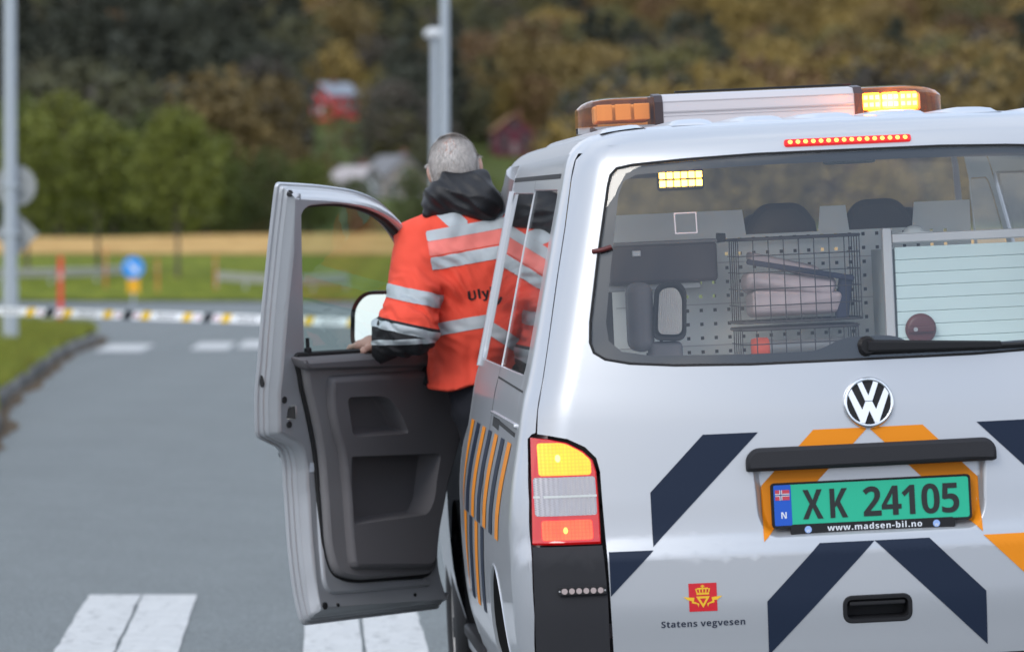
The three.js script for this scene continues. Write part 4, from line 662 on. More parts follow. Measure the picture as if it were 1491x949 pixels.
// pillar edge of the left door opening, its rubber, step and header
{
  const jam = span(0.4, 1.885, 40);
  obj('door_pillar', loft([[0, 0], [-0.012, 0.002], [-0.03, -0.006], [-0.034, -0.05], [-0.045, -0.12], [-0.02, -0.16], [0.06, -0.17]].map(([dz, dn]) => jam.map((y) => { const p = Left(zB(y) + 0.001, y); return [p[0] - dn, p[1], zB(y) + dz]; })), false, 0.5), M.silver, van);
  obj('pillar_bead', loft(span(0, Math.PI, 8).map((a) => span(1.262, 1.8, 30).map((y) => { const z = zB(y) + 0.024 + 0.017 * Math.cos(a), p = Left(z, y); return [p[0] - 0.013 * Math.sin(a), y, z]; })), false, 0), M.silver, van);
  obj('pillar_seal', tube(jam.filter((_, i) => i % 3 === 0).map((y) => { const p = Left(zB(y), y); return [p[0] + 0.06, y, zB(y) - 0.05]; }), 0.011, 60), M.rubber, van);
  obj('door_step', [box(-0.78, 0.35, -2.98, 0.28, 0.04, 1.02, 0.012), box(-0.66, 0.5, -2.98, 0.03, 0.3, 1.02)], M.plastic, van);
  obj('door_header', loft(span(0, 1, 16).map((t) => { const z = lerp(ZB, -3.2, t), p = Left(z, 1.884); return [[p[0], p[1], z], [p[0] + 0.012, p[1] - 0.03, z], [p[0] + 0.05, p[1] - 0.05, z], [p[0] + 0.09, p[1] - 0.03, z]]; }), false, 0.6), M.silver, van);
  obj('hinge_pillar', [box(-0.85, 1.02, -3.54, 0.1, 0.52, 0.09, 0.02), box(-0.72, 0.6, -3.52, 0.1, 0.5, 0.09, 0.02), bar([-0.83, 1.25, -3.5], [-0.715, 1.86, -2.86], 0.045, 0.035, 10)], M.silver, van);
}
// ---------------------------------------------------------------- wheels
function wheel(x, z, s) {
  const w = new THREE.Group(); w.name = 'wheel'; w.position.set(x, 0.322, z); van.add(w); w.rotation.y = s > 0 ? Math.PI : 0;
  const prof = [[0.2, -0.1], [0.215, -0.112], [0.26, -0.116], [0.3, -0.108], [0.318, -0.09], [0.3225, -0.06], [0.3225, 0.06], [0.318, 0.09], [0.3, 0.108], [0.26, 0.116], [0.215, 0.112], [0.2, 0.1]];
  obj('tyre', new THREE.LatheGeometry(prof.map((p) => new THREE.Vector2(...p)), 64).rotateZ(Math.PI / 2), M.rubber, w);
  const lugs = []; for (let k = 0; k < 60; k++) for (const q of [-0.06, 0, 0.06]) { const g = box(q, 0.323, 0, 0.045, 0.008, 0.022); g.rotateX((k / 60) * 2 * Math.PI + q * 2); lugs.push(g); } obj('tread', lugs, M.rubber, w);
  const rim = obj('rim', new THREE.LatheGeometry([[0.03, -0.085], [0.06, -0.092], [0.09, -0.075], [0.13, -0.07], [0.17, -0.085], [0.195, -0.1], [0.204, -0.108], [0.206, -0.1], [0.2, 0.1]].map((p) => new THREE.Vector2(...p)), 48).rotateZ(Math.PI / 2), M.alu, w);
  for (let k = 0; k < 10; k++) { const g = box(-0.081, 0.148, 0, 0.012, 0.034, 0.03, 0.008); g.rotateX((k / 10) * 2 * Math.PI); obj('rim_opening', g, M.rubber, rim); }
  obj('hub_cap', new THREE.CylinderGeometry(0.035, 0.04, 0.03, 20).rotateZ(Math.PI / 2).translate(-0.092, 0, 0), M.black, rim);
}
for (const z of [RA, FA]) for (const s of [-1, 1]) wheel(s * (z === FA ? 0.826 : 0.765), z, s);
// ---------------------------------------------------------------- inside
obj('floor', [box(0, 0.56, -1.9, 1.6, 0.04, 3.5), box(0, 0.4, -2.1, 1.1, 0.1, 3.6)], M.trimDark, van);
{
  const SI = (u, v) => S(u, v), rowsU = (s, v0, v1, u0, u1) => patch((u, v) => S(s * u, v), dense([[u0, v0], [u1, v0], [u1, v1], [u0, v1]], 0.2), { h: 0.2, off: -0.06, out: s < 0 ? -1 : 1 });
  obj('headlining', [-1, 1].map((s) => rowsU(s, 1.9, 2.24, 0.02, PEND - 1.3)), M.lining, van);
  const lower = [-1, 1].map((s) => patch((u, v) => S(s * u, v), dense([[0.93, 0.5], [uSide(ZB + 0.03, 1), 0.5], [uSide(ZB + 0.03, 1), 1.27], [0.93, 1.27]], 0.15), { h: 0.2, off: -0.045, out: s < 0 ? -1 : 1 }));
  obj('side_lining', lower, M.lining, van);
  const dash = obj('dashboard', [box(0, 1.05, -3.55, 1.6, 0.35, 0.5, 0.08), box(0.05, 0.8, -3.4, 0.4, 0.4, 0.3, 0.05)], M.trimDark, van);
  const sw = obj('steering_wheel', new THREE.TorusGeometry(0.19, 0.016, 10, 40), M.black, van); sw.position.set(-0.45, 1.18, -3.18); sw.rotation.x = -0.5; obj('boss', box(0, 0, 0, 0.36, 0.07, 0.03, 0.012), M.black, sw); obj('column', bar([0, 0, 0], [0, -0.1, -0.28], 0.035, 0.05), M.black, sw);
}
function seat(x, w) {
  const s = obj('seat', [box(x, 0.86, -2.92, w, 0.16, 0.5, 0.06), box(x, 1.22, -2.68, w, 0.66, 0.15, 0.06).rotateX(0), box(x, 0.68, -2.92, w * 0.8, 0.24, 0.4, 0.02)], mat({ color: rgb(0.055, 0.052, 0.055), roughness: 0.95 }), van);
  return s;
}
const sd = seat(-0.5, 0.5), sp = seat(0.3, 0.82);
for (const [x, s] of [[-0.5, sd], [0.1, sp], [0.45, sp]]) { obj('headrest', new RoundedBoxGeometry(0.245, 0.19, 0.11, 5, 0.05).translate(x, 1.6, -2.68), mat({ color: rgb(0.075, 0.062, 0.05), roughness: 0.95 }), s); obj('headrest_stem', bar([x, 1.5, -2.68], [x, 1.56, -2.68], 0.008), M.steel, s); }
{ // folding rear bench behind the load, its head rests showing above the baskets
  const hm = mat({ color: rgb(0.085, 0.068, 0.055), roughness: 0.95 }), bn = obj('rear_bench', box(0.05, 1.15, -0.9, 0.9, 0.62, 0.05, 0.02), hm, van);
  for (const x of [-0.112, 0.162]) obj('headrest', loft(span(0, 1, 6).map((t) => { const k = [0.84, 0.95, 1, 1, 0.95, 0.84][Math.round(t * 5)]; return rpoly([[-0.108, 1.52, 0.02], [0.108, 1.52, 0.02], [0.1, 1.66, 0.09], [0.06, 1.722, 0.05], [-0.06, 1.722, 0.05], [-0.1, 1.66, 0.09]], 6).map(([a, b]) => [x + a * k, 1.62 + (b - 1.62) * k, -0.8 - 0.05 * t]); }).concat([]), true, 1.2), hm, bn), obj('headrest_face', patch((a, b) => [a, b, -0.7995], rpoly([[x - 0.091, 1.536, 0.02], [x + 0.091, 1.536, 0.02], [x + 0.084, 1.654, 0.07], [x + 0.05, 1.706, 0.04], [x - 0.05, 1.706, 0.04], [x - 0.084, 1.654, 0.07]]), { h: 0.2 }), hm, bn);
}
{ // courtesy lamp, rear-view and the load-bay flasher behind the glass
  const cl = obj('roof_lamp', box(0.18, 1.845, -1.5, 0.15, 0.03, 0.08, 0.01), M.white, van);
  const fh = obj('flasher', box(-0.447, 1.797, -0.262, 0.125, 0.06, 0.03, 0.008), M.black, van);
  const lm = mat({ color: rgb(1, 0.6, 0.2), emissive: rgb(1, 0.52, 0.06), emissiveIntensity: 9 });
  for (let k = 0; k < 6; k++) for (const y of [1.786, 1.808]) obj('led', box(-0.4965 + k * 0.0198, y, -0.246, 0.0165, 0.017, 0.004, 0.0015), lm, fh);
  const L = new THREE.RectAreaLight(rgb(1, 0.36, 0.04), 60, 0.12, 0.045); L.name = 'flasher_glow'; L.position.set(-0.447, 1.797, -0.24); L.rotation.y = Math.PI; van.add(L);
  // perforated partition panel
  const hs = []; for (let i = 0; i < 24; i++) for (let j = 0; j < 13; j++) { const x = -0.55 + i * 0.0388, y = 1.155 + j * 0.0388; hs.push([[x, y], [x + 0.0095, y], [x + 0.0095, y + 0.0095], [x, y + 0.0095]]); }
  const po = [[-0.6, 0.6], [0.42, 0.6], [0.42, 1.708], [0.262, 1.708], [0.254, 1.638], [0.076, 1.638], [0.068, 1.708], [-0.004, 1.708], [-0.012, 1.638], [-0.216, 1.638], [-0.224, 1.708], [-0.6, 1.708]];
  const sh = new THREE.Shape(po.map((p) => new THREE.Vector2(...p))); sh.holes = hs.map((q) => new THREE.Path(q.map((p) => new THREE.Vector2(...p))));
  const peg = obj('perforated_panel', new THREE.ExtrudeGeometry(sh, { depth: 0.003, bevelEnabled: false })  .translate(0, 0, -0.79), mat({ color: rgb(0.82, 0.84, 0.8), roughness: 0.5 }), van);
  obj('panel_seam', [1.32, 1.435, 1.55].map((y) => box(-0.09, y + 0.013, -0.7855, 1.0, 0.0025, 0.002)), M.lining, peg);
}
// light bar on the roof
{
  const lb = new THREE.Group(); lb.name = 'light_bar'; lb.position.set(-0.05, 2.022, -1.8); lb.scale.x = 0.975; van.add(lb);
  const prof = (h, d) => [[-d, -h * 0.55], [-d * 0.96, h * 0.2], [-d * 0.75, h * 0.42], [0, h * 0.5], [d * 0.75, h * 0.42], [d * 0.96, h * 0.2], [d, -h * 0.55]];
  const ext = (x0, x1, h, d, n = 2, f = () => 1) => loft(span(0, 1, n).map((t) => { const k = f(t); return prof(h, d).map(([z, y]) => [lerp(x0, x1, t), y < 0 ? y : y * k, z * Math.sqrt(k)]); }), true, 0.5);
  const cap = (x, h, d) => patch((a, b) => [x, b, a], prof(h, d), { h: 0.1 });
  obj('middle_cover', [ext(-0.305, 0.285, 0.088, 0.12), loft([[-0.025], [-0.021]].map(([y]) => [[-0.305, y, 0.1196], [0.285, y, 0.1196], [0.285, y + 0.001, 0.121], [-0.305, y + 0.001, 0.121]]), true, 0.4)], mat({ color: rgb(0.55, 0.52, 0.53), metalness: 0.25, roughness: 0.42 }), lb);
  const gr = obj('middle_groove', [box(-0.01, 0.018, 0.113, 0.585, 0.004, 0.006), box(-0.01, -0.012, 0.1185, 0.585, 0.004, 0.006)], mat({ color: rgb(0.4, 0.38, 0.39), metalness: 0.3, roughness: 0.4 }), lb);
  for (const x of [-0.318, 0.298]) obj('end_collar', [ext(x - 0.013, x + 0.013, 0.093, 0.124), cap(x - 0.013, 0.093, 0.124), cap(x + 0.013, 0.093, 0.124)], mat({ color: rgb(0.035, 0.02, 0.022), roughness: 0.45 }), lb);
  obj('base_rail', [box(0, -0.055, 0, 1.06, 0.016, 0.2, 0.006)], mat({ color: rgb(0.09, 0.07, 0.07), roughness: 0.5 }), lb);
  for (const s of [-1, 1]) {
    const xi = s * 0.331 + (s > 0 ? -0.02 : 0), xo = s * 0.562, f = (t) => Math.sqrt(Math.max(0.05, 1 - Math.pow(Math.max(0, (t - 0.45) / 0.56), 2.4)));
    const dome = obj('amber_dome', ext(xi, xo, 0.084, 0.118, 14, f), phys({ color: rgb(1, 0.6, 0.3), roughness: 0.05, transmission: 1, thickness: 0, ior: 1.5 }), lb);
    const foot = obj('dome_base', [loft(span(0, 1, 12).map((t) => { const k = Math.sqrt(Math.max(0.04, 1 - Math.pow(Math.max(0, (t - 0.5) / 0.52), 2.6))); return [[-0.118 * k, -0.047], [0.118 * k, -0.047], [0.1 * k, -0.066], [-0.1 * k, -0.066]].map(([z, y]) => [lerp(xi, xo, t), y, z]); }), true, 0.5)], mat({ color: rgb(0.5, 0.5, 0.52), roughness: 0.4, metalness: 0.2 }), lb);
    const lit = s > 0;
    for (let k = 0; k < 3; k++) {
      const x = xi + s * (0.034 + k * 0.058), m = obj('lamp_module', [box(x, -0.006, 0.06, 0.05, 0.05, 0.02, 0.004)], lit ? mat({ color: rgb(1, 0.6, 0.2), emissive: rgb(1, 0.45, 0.035), emissiveIntensity: 5.5 }) : mat({ color: rgb(0.8, 0.72, 0.62), metalness: 0.25, roughness: 0.35 }), lb);
      if (lit) for (let q = 0; q < 6; q++) obj('led', box(x - 0.018 + (q % 3) * 0.018, -0.016 + Math.floor(q / 3) * 0.022, 0.072, 0.0125, 0.0125, 0.004), mat({ color: rgb(1, 0.8, 0.4), emissive: rgb(1, 0.62, 0.12), emissiveIntensity: 14 }), m);
    }
    obj('reflector', box((xi + xo) / 2 - s * 0.02, -0.01, 0, 0.17, 0.055, 0.09, 0.01), mat({ color: rgb(0.8, 0.75, 0.7), metalness: 0.3, roughness: 0.35 }), lb);
    if (lit) { const L = new THREE.PointLight(rgb(1, 0.3, 0.03), 2.0); L.name = 'light_bar_glow'; L.position.set(xi + 0.09, -0.005, 0.105); L.shadow.radius = 2; lb.add(L); }
    obj('mount_foot', [box(s * 0.46, -0.075, 0, 0.05, 0.03, 0.1, 0.008), bar([s * 0.5, -0.066, 0.03], [s * 0.545, -0.13, 0.03], 0.01, 0.01), box(s * 0.4, -0.068, 0.02, 0.06, 0.012, 0.08, 0.004)], M.black, lb);
  }
  obj('aerial_strip', box(0.03, 0.052, -0.1, 0.55, 0.006, 0.03, 0.002), M.black, lb);
}

// ---------------------------------------------------------------- open driver door, built shut on the body surface and swung on its hinge
{
  const HX = -0.93, HZ = -3.5, TH = THREE.MathUtils.degToRad(41);
  const P = (s, y) => { const p = Left(s + HZ, y); return [p[0] - HX, p[1], p[2] - HZ]; }, O = { out: 1 };
  const edge = rpoly([[0.128, 0.428, 0.02], [0.842, 0.437, 0.03], [0.852, 0.62], [0.858, 0.85], [0.868, 0.955, 0.03], [0.895, 1.008, 0.05], [1.018, 1.052, 0.025], [1.04, 1.18, 0.1], [1.058, 1.36], [1.066, 1.465], [1.077, 1.68], [1.084, 1.868, 0.018], [0.88, 1.856, 0.2], [0.68, 1.832, 0.2], [0.545, 1.793, 0.15], [0.41, 1.71, 0.1], [0.06, 1.325, 0.04], [0.0, 1.25, 0.03], [0.0, 1.08, 0.06], [0.07, 0.82, 0.12], [0.158, 0.6, 0.1]]);
  const out = dense(edge, 0.035), UP = rpoly([[0.742, 1.19, 0.03], [0.535, 1.182, 0.05], [0.46, 1.125, 0.06], [0.398, 1.05, 0.02], [0.69, 1.054, 0.03]]), LOW = rpoly([[0.688, 0.99, 0.012], [0.215, 0.968, 0.03], [0.25, 0.8, 0.1], [0.29, 0.752, 0.05], [0.675, 0.748, 0.012]]);
  const hole = dense(rpoly([[0.965, 1.312, 0.03], [0.988, 1.46], [1.012, 1.66], [1.026, 1.798, 0.055], [0.86, 1.806, 0.2], [0.68, 1.782, 0.2], [0.56, 1.742, 0.15], [0.45, 1.67, 0.1], [0.16, 1.345, 0.05], [0.19, 1.305, 0.02]], 8), 0.035);
  const skin = [patch(P, out, { holes: [hole], h: 0.07 }), rims(P, [[hole, 0], [inset(hole, -0.004), -0.006]], O)];
  const door = obj('driver_door', skin, M.silver, van); door.position.set(HX, 0, HZ); door.rotation.y = -TH;
  tag(door, 'open driver door with dark grey inner panel');
  const I = (d) => inset(out, d);
  // stepped jamb round the edge, then the inner pressing
  obj('door_jamb', rims(P, [[out, 0], [I(-0.001), -0.006], [I(0.001), -0.012], [I(0.008), -0.014], [I(0.009), -0.028], [I(0.014), -0.031], [I(0.016), -0.045], [I(0.02), -0.048], [I(0.028), -0.068], [I(0.034), -0.076], [I(0.04), -0.078]], { crease: 0.75 }), M.silver, door);
  const frameHole = inset(hole, -0.008);
  obj('inner_pressing', [patch(P, I(0.0395), { holes: [frameHole, dense(UP, 0.03), dense(LOW, 0.03)], h: 0.07, off: -0.0778 }), rims(P, [[frameHole, -0.0778], [inset(frameHole, 0.006), -0.072], [inset(frameHole, 0.009), -0.05], [inset(hole, 0.0), -0.006]], O)], M.silver, door);
  // lower pressing bead
  const bead = dense(rpoly([[0.79, 0.52, 0.06], [0.79, 0.9, 0.1], [0.76, 0.9, 0.02], [0.74, 0.56, 0.1], [0.26, 0.532, 0.1], [0.24, 0.5, 0.04]]), 0.04);
  obj('pressing_bead', [rims(P, [[bead, -0.077], [inset(bead, 0.004), -0.085], [inset(bead, 0.01), -0.088]], O), patch(P, inset(bead, 0.01), { off: -0.088, h: 0.08 })], M.silver, door);
  
  obj('window_channel', rims(P, [[inset(hole, 0.0005), -0.066], [inset(hole, 0.008), -0.06], [inset(hole, 0.01), -0.03], [inset(hole, 0.002), -0.012]], O), M.rubber, door);
  obj('door_window', patch(P, inset(hole, 0.004), { off: -0.042, h: 0.08 }), phys({ color: rgb(0.72, 0.82, 0.78), roughness: 0, transmission: 1, thickness: 0, ior: 1.52 }), door);
  obj('lock_pin', [bar([P(0.93, 1.335)[0] + 0.075, 1.32, 0.9], [P(0.93, 1.335)[0] + 0.075, 1.365, 0.9], 0.006), box(P(0.93, 1.335)[0] + 0.075, 1.325, 0.9, 0.02, 0.02, 0.02, 0.005)], M.black, door);
  // trim
  const up = UP, lo = LOW;
  const tr = dense(rpoly([[0.965, 1.322, 0.02], [0.93, 1.27, 0.06], [0.86, 1.13, 0.15], [0.8, 1.0, 0.1], [0.779, 0.88, 0.1], [0.774, 0.68, 0.06], [0.75, 0.59, 0.09], [0.64, 0.556, 0.06], [0.235, 0.542, 0.05], [0.205, 0.66, 0.06], [0.09, 0.95, 0.08], [0.05, 1.1, 0.06], [0.05, 1.3, 0.03], [0.16, 1.312, 0.02]], 8), 0.035);
  obj('door_seal', rims(P, [[inset(tr, -0.012), -0.076], [inset(tr, -0.01), -0.088], [inset(tr, -0.003), -0.09], [inset(tr, 0.002), -0.08]], O), M.rubber, door);
  const t0 = obj('trim_panel', [rims(P, [[tr, -0.082], [inset(tr, 0.001), -0.1], [inset(tr, 0.006), -0.109], [inset(tr, 0.014), -0.112]], { crease: 0.9 }), patch(P, inset(tr, 0.014), { holes: [dense(up, 0.03), dense(lo, 0.03)], off: -0.112, h: 0.06 })], M.trim, door);
  const strip = (name, poly, from, to, m, r = 0.006) => { const d = dense(poly, 0.035); return obj(name, [rims(P, [[d, -from], [inset(d, 0.001), -to + r], [inset(d, r), -to]], { crease: 0.9 }), patch(P, inset(d, r), { off: -to, h: 0.06 })], m, door); };
  strip('belt_rail', rpoly([[0.985, 1.322, 0.01], [0.955, 1.285, 0.02], [0.14, 1.262, 0.02], [0.13, 1.312, 0.02], [0.2, 1.318, 0.01]]), 0.06, 0.135, M.trimDark, 0.012);
  const rp = rpoly([[0.83, 1.262, 0.02], [0.8, 1.12, 0.06], [0.725, 1.0, 0.05], [0.7, 0.88, 0.05], [0.69, 0.6, 0.03], [0.26, 0.565, 0.05], [0.23, 0.68, 0.06], [0.125, 0.95, 0.08], [0.085, 1.1, 0.06], [0.085, 1.258, 0.02]], 8), rd = dense(rp, 0.035);
  const raised = obj('raised_panel', [rims(P, [[rd, -0.11], [inset(rd, 0.003), -0.131], [inset(rd, 0.01), -0.138], [inset(rd, 0.016), -0.139]], { crease: 1.0 }), patch(P, inset(rd, 0.016), { holes: [dense(up, 0.03), dense(lo, 0.03)], off: -0.139, h: 0.06 })], M.trimDark, door);
  tag(raised, 'dark grey raised panel with two map pockets');
  for (const [nm, q, f] of [['map_pocket', up, -0.07], ['map_pocket', lo, -0.058]]) { const d = dense(q, 0.03); obj(nm, [rims(P, [[d, -0.139], [inset(d, 0.003), -0.134], [inset(d, 0.007), f - 0.006], [inset(d, 0.014), f]], { crease: 0.9 }), patch(P, inset(d, 0.014), { off: f, h: 0.06 })], M.trimDark, door); }
  strip('switch_block', rpoly([[0.34, 1.275, 0.02], [0.36, 1.215, 0.02], [0.12, 1.2, 0.03], [0.12, 1.27, 0.03]]), 0.12, 0.175, M.black, 0.014);
  strip('corner_sail', rpoly([[0.42, 1.318, 0.02], [0.135, 1.318, 0.02], [0.17, 1.4, 0.03], [0.26, 1.47, 0.05]]), 0.04, 0.12, M.black, 0.012);
  // latch, plugs, sticker on the jamb
  const jp = (s, y, t) => { const n = normalOf(P, s, y, 1), p = P(s, y); return V(p[0] - n.x * t, p[1] - n.y * t, p[2] - n.z * t); };
  const plug = (s, y, t, r, sc = 1, flat = false) => { const g = new THREE.CylinderGeometry(r, r, 0.007, 16); flat ? g.rotateZ(Math.PI / 2) : g.rotateX(Math.PI / 2); g.scale(1, sc, 1); const o = obj('rubber_plug', g, M.rubber, door); o.position.copy(jp(s, y, t)); return o; };
  plug(1.064, 1.842, 0.05, 0.011); plug(1.0365, 1.235, 0.021, 0.0075, 2.6); plug(0.984, 1.182, 0.0785, 0.011, 1, true); plug(0.948, 1.1, 0.0785, 0.011, 1, true); plug(0.795, 0.482, 0.0785, 0.012, 1, true); plug(0.73, 0.478, 0.0785, 0.006, 1, true); plug(0.33, 0.475, 0.0785, 0.006, 1, true);
  const lc = jp(0.955, 1.135, 0.068), la = obj('latch', [new THREE.ExtrudeGeometry(new THREE.Shape([[-0.03, 0], [0.028, 0.018], [0.028, -0.016], [-0.02, -0.012]].map((p) => new THREE.Vector2(...p))), { depth: 0.008, bevelEnabled: true, bevelSize: 0.003, bevelThickness: 0.002, bevelSegments: 2 })], M.rubber, door); la.position.copy(lc); la.rotation.y = 0.5;
  obj('latch_plate', rims((a, b) => [a, b, 0.001], [[rrect(-0.034, -0.022, 0.036, 0.026, 0.012), 0], [rrect(-0.031, -0.019, 0.033, 0.023, 0.01), 0.006], [rrect(-0.027, -0.015, 0.029, 0.019, 0.008), 0.004]], {}), M.steel, la);
  const st = obj('paper_sticker', patch((a, b) => { const n = normalOf(P, a, b, 1), p = P(a, b); return [p[0] - n.x * 0.0795, p[1] - n.y * 0.0795, p[2] - n.z * 0.0795]; }, rrect(0.802, 0.935, 0.826, 0.968, 0.003), { h: 0.05, out: 1, off: 0 }), mat({ color: rgb(0.62, 0.66, 0.72), roughness: 0.6 }), door);
  obj('outer_handle', box(P(0.93, 1.02)[0] - 0.02, 1.0, 0.76, 0.035, 0.04, 0.2, 0.012), M.black, door);
  // mirror
  const mh = new THREE.Group(); mh.name = 'wing_mirror'; mh.position.set(P(0.25, 1.39)[0] - 0.175, 1.395, 0.235); mh.rotation.set(-0.1, 0.16, 0); door.add(mh);
  const mo = rpoly([[-0.105, -0.095, 0.05], [0.095, -0.095, 0.04], [0.105, 0.06, 0.05], [0.07, 0.1, 0.05], [-0.06, 0.1, 0.06], [-0.105, 0.05, 0.05]], 8), ring = (k, z) => mo.map(([x, y]) => [x * k, y * k, z]);
  obj('housing', loft([ring(0.9, -0.002), ring(1.0, 0.012), ring(1.04, -0.01), ring(1.0, -0.06), ring(0.75, -0.1), ring(0.3, -0.115), ring(0.02, -0.118)], true, 1.0), M.black, mh);
  obj('mirror_glass', patch((a, b) => [a, b, 0.0], inset(mo, 0.01), { h: 0.3 }), mat({ color: rgb(0.92, 0.93, 0.93), metalness: 1, roughness: 0.02 }), mh);
  obj('mirror_foot', bar([0.1, -0.05, -0.04], [0.2, -0.07, -0.02], 0.03, 0.035, 10), M.black, mh);
}

// ---------------------------------------------------------------- the man standing on the door step
const PX = 0.0, PY = 0.374, PZ = -16.0;                    // where his feet stand
function nets(f, lo, hi, cell) {                           // surface nets over a distance field
  const n = [0, 1, 2].map((i) => Math.ceil((hi[i] - lo[i]) / cell) + 1), [nx, ny, nz] = n, v = new Float32Array(nx * ny * nz), id = new Int32Array(nx * ny * nz).fill(-1), at = (i, j, k) => (k * ny + j) * nx + i;
  for (let k = 0; k < nz; k++) for (let j = 0; j < ny; j++) for (let i = 0; i < nx; i++) v[at(i, j, k)] = f(lo[0] + i * cell, lo[1] + j * cell, lo[2] + k * cell);
  const pos = [], idx = [], C = [[0, 0, 0], [1, 0, 0], [0, 1, 0], [1, 1, 0], [0, 0, 1], [1, 0, 1], [0, 1, 1], [1, 1, 1]], E = [[0, 1], [2, 3], [4, 5], [6, 7], [0, 2], [1, 3], [4, 6], [5, 7], [0, 4], [1, 5], [2, 6], [3, 7]];
  for (let k = 0; k < nz - 1; k++) for (let j = 0; j < ny - 1; j++) for (let i = 0; i < nx - 1; i++) {
    const c = C.map(([a, b, d]) => v[at(i + a, j + b, k + d)]), neg = c.filter((x) => x < 0).length; if (!neg || neg === 8) continue;
    let x = 0, y = 0, z = 0, m = 0; for (const [a, b] of E) if (c[a] < 0 !== c[b] < 0) { const t = c[a] / (c[a] - c[b]); x += lerp(C[a][0], C[b][0], t); y += lerp(C[a][1], C[b][1], t); z += lerp(C[a][2], C[b][2], t); m++; }
    id[at(i, j, k)] = pos.length / 3; pos.push(lo[0] + (i + x / m) * cell, lo[1] + (j + y / m) * cell, lo[2] + (k + z / m) * cell);
  }
  const quad = (a, b, c, d, flip) => { if (a < 0 || b < 0 || c < 0 || d < 0) return; flip ? idx.push(a, c, b, a, d, c) : idx.push(a, b, c, a, c, d); };
  for (let k = 1; k < nz - 1; k++) for (let j = 1; j < ny - 1; j++) for (let i = 1; i < nx - 1; i++) {
    const s = v[at(i, j, k)] < 0;
    if (s !== v[at(i + 1, j, k)] < 0) quad(id[at(i, j - 1, k - 1)], id[at(i, j, k - 1)], id[at(i, j, k)], id[at(i, j - 1, k)], !s);
    if (s !== v[at(i, j + 1, k)] < 0) quad(id[at(i - 1, j, k - 1)], id[at(i - 1, j, k)], id[at(i, j, k)], id[at(i, j, k - 1)], !s);
    if (s !== v[at(i, j, k + 1)] < 0) quad(id[at(i - 1, j - 1, k)], id[at(i, j - 1, k)], id[at(i, j, k)], id[at(i - 1, j, k)], !s);
  }
  const nor = new Float32Array(pos.length), e = cell * 0.5;
  for (let q = 0; q < pos.length; q += 3) { const [x, y, z] = pos.slice(q, q + 3), a = f(x + e, y, z) - f(x - e, y, z), b = f(x, y + e, z) - f(x, y - e, z), c = f(x, y, z + e) - f(x, y, z - e), l = Math.hypot(a, b, c) || 1; nor[q] = a / l; nor[q + 1] = b / l; nor[q + 2] = c / l; }
  const g = new THREE.BufferGeometry(); g.setIndex(idx); g.setAttribute('position', new THREE.Float32BufferAttribute(pos, 3)); g.setAttribute('normal', new THREE.BufferAttribute(nor, 3)); return g;
}
const smin = (a, b, k) => { const h = Math.max(k - Math.abs(a - b), 0) / k; return Math.min(a, b) - h * h * k * 0.25; };
function cone(a, b, ra, rb) { const dx = b[0] - a[0], dy = b[1] - a[1], dz = b[2] - a[2], l2 = dx * dx + dy * dy + dz * dz; return (x, y, z) => { const t = clamp(((x - a[0]) * dx + (y - a[1]) * dy + (z - a[2]) * dz) / l2, 0, 1), ex = x - a[0] - dx * t, ey = y - a[1] - dy * t, ez = z - a[2] - dz * t; return Math.sqrt(ex * ex + ey * ey + ez * ez) - lerp(ra, rb, t); }; }
const ell = (c, r) => (x, y, z) => { const a = (x - c[0]) / r[0], b = (y - c[1]) / r[1], d = (z - c[2]) / r[2], k = Math.sqrt(a * a + b * b + d * d); return (k - 1) * Math.min(...r); };
const union = (list, k) => (x, y, z) => { let d = list[0](x, y, z); for (let i = 1; i < list.length; i++) d = smin(d, list[i](x, y, z), k); return d; };
function clipGeo(g, f, lift = 0) {                          // keeps what lies where f(x, y, z) >= 0, lifted along the normals
  const p = g.attributes.position, n = g.attributes.normal, pos = [], nor = [], ix = g.index ? g.index.array : Array.from({ length: p.count }, (_, i) => i), val = new Float32Array(p.count);
  for (let i = 0; i < p.count; i++) val[i] = f(p.getX(i), p.getY(i), p.getZ(i), n.getZ(i));
  const vert = (i) => [p.getX(i), p.getY(i), p.getZ(i), n.getX(i), n.getY(i), n.getZ(i)];
  for (let t = 0; t < ix.length; t += 3) {
    const tri = [ix[t], ix[t + 1], ix[t + 2]], out = []; if (tri.every((i) => val[i] < 0)) continue;
    for (let k = 0; k < 3; k++) { const a = tri[k], b = tri[(k + 1) % 3]; if (val[a] >= 0) out.push(vert(a)); if (val[a] >= 0 !== val[b] >= 0) { const s = val[a] / (val[a] - val[b]), A = vert(a), B = vert(b); out.push(A.map((q, i) => lerp(q, B[i], s))); } }
    for (let k = 1; k < out.length - 1; k++) for (const q of [out[0], out[k], out[k + 1]]) { pos.push(q[0] + q[3] * lift, q[1] + q[4] * lift, q[2] + q[5] * lift); nor.push(q[3], q[4], q[5]); }
  }
  const r = new THREE.BufferGeometry(); r.setAttribute('position', new THREE.Float32BufferAttribute(pos, 3)); r.setAttribute('normal', new THREE.Float32BufferAttribute(nor, 3)); r.setAttribute('uv', new THREE.Float32BufferAttribute(pos.length ? pos.flatMap((_, i) => (i % 3 === 0 ? [pos[i] * 1, pos[i + 1]] : [])) : [], 2)); return r;
}
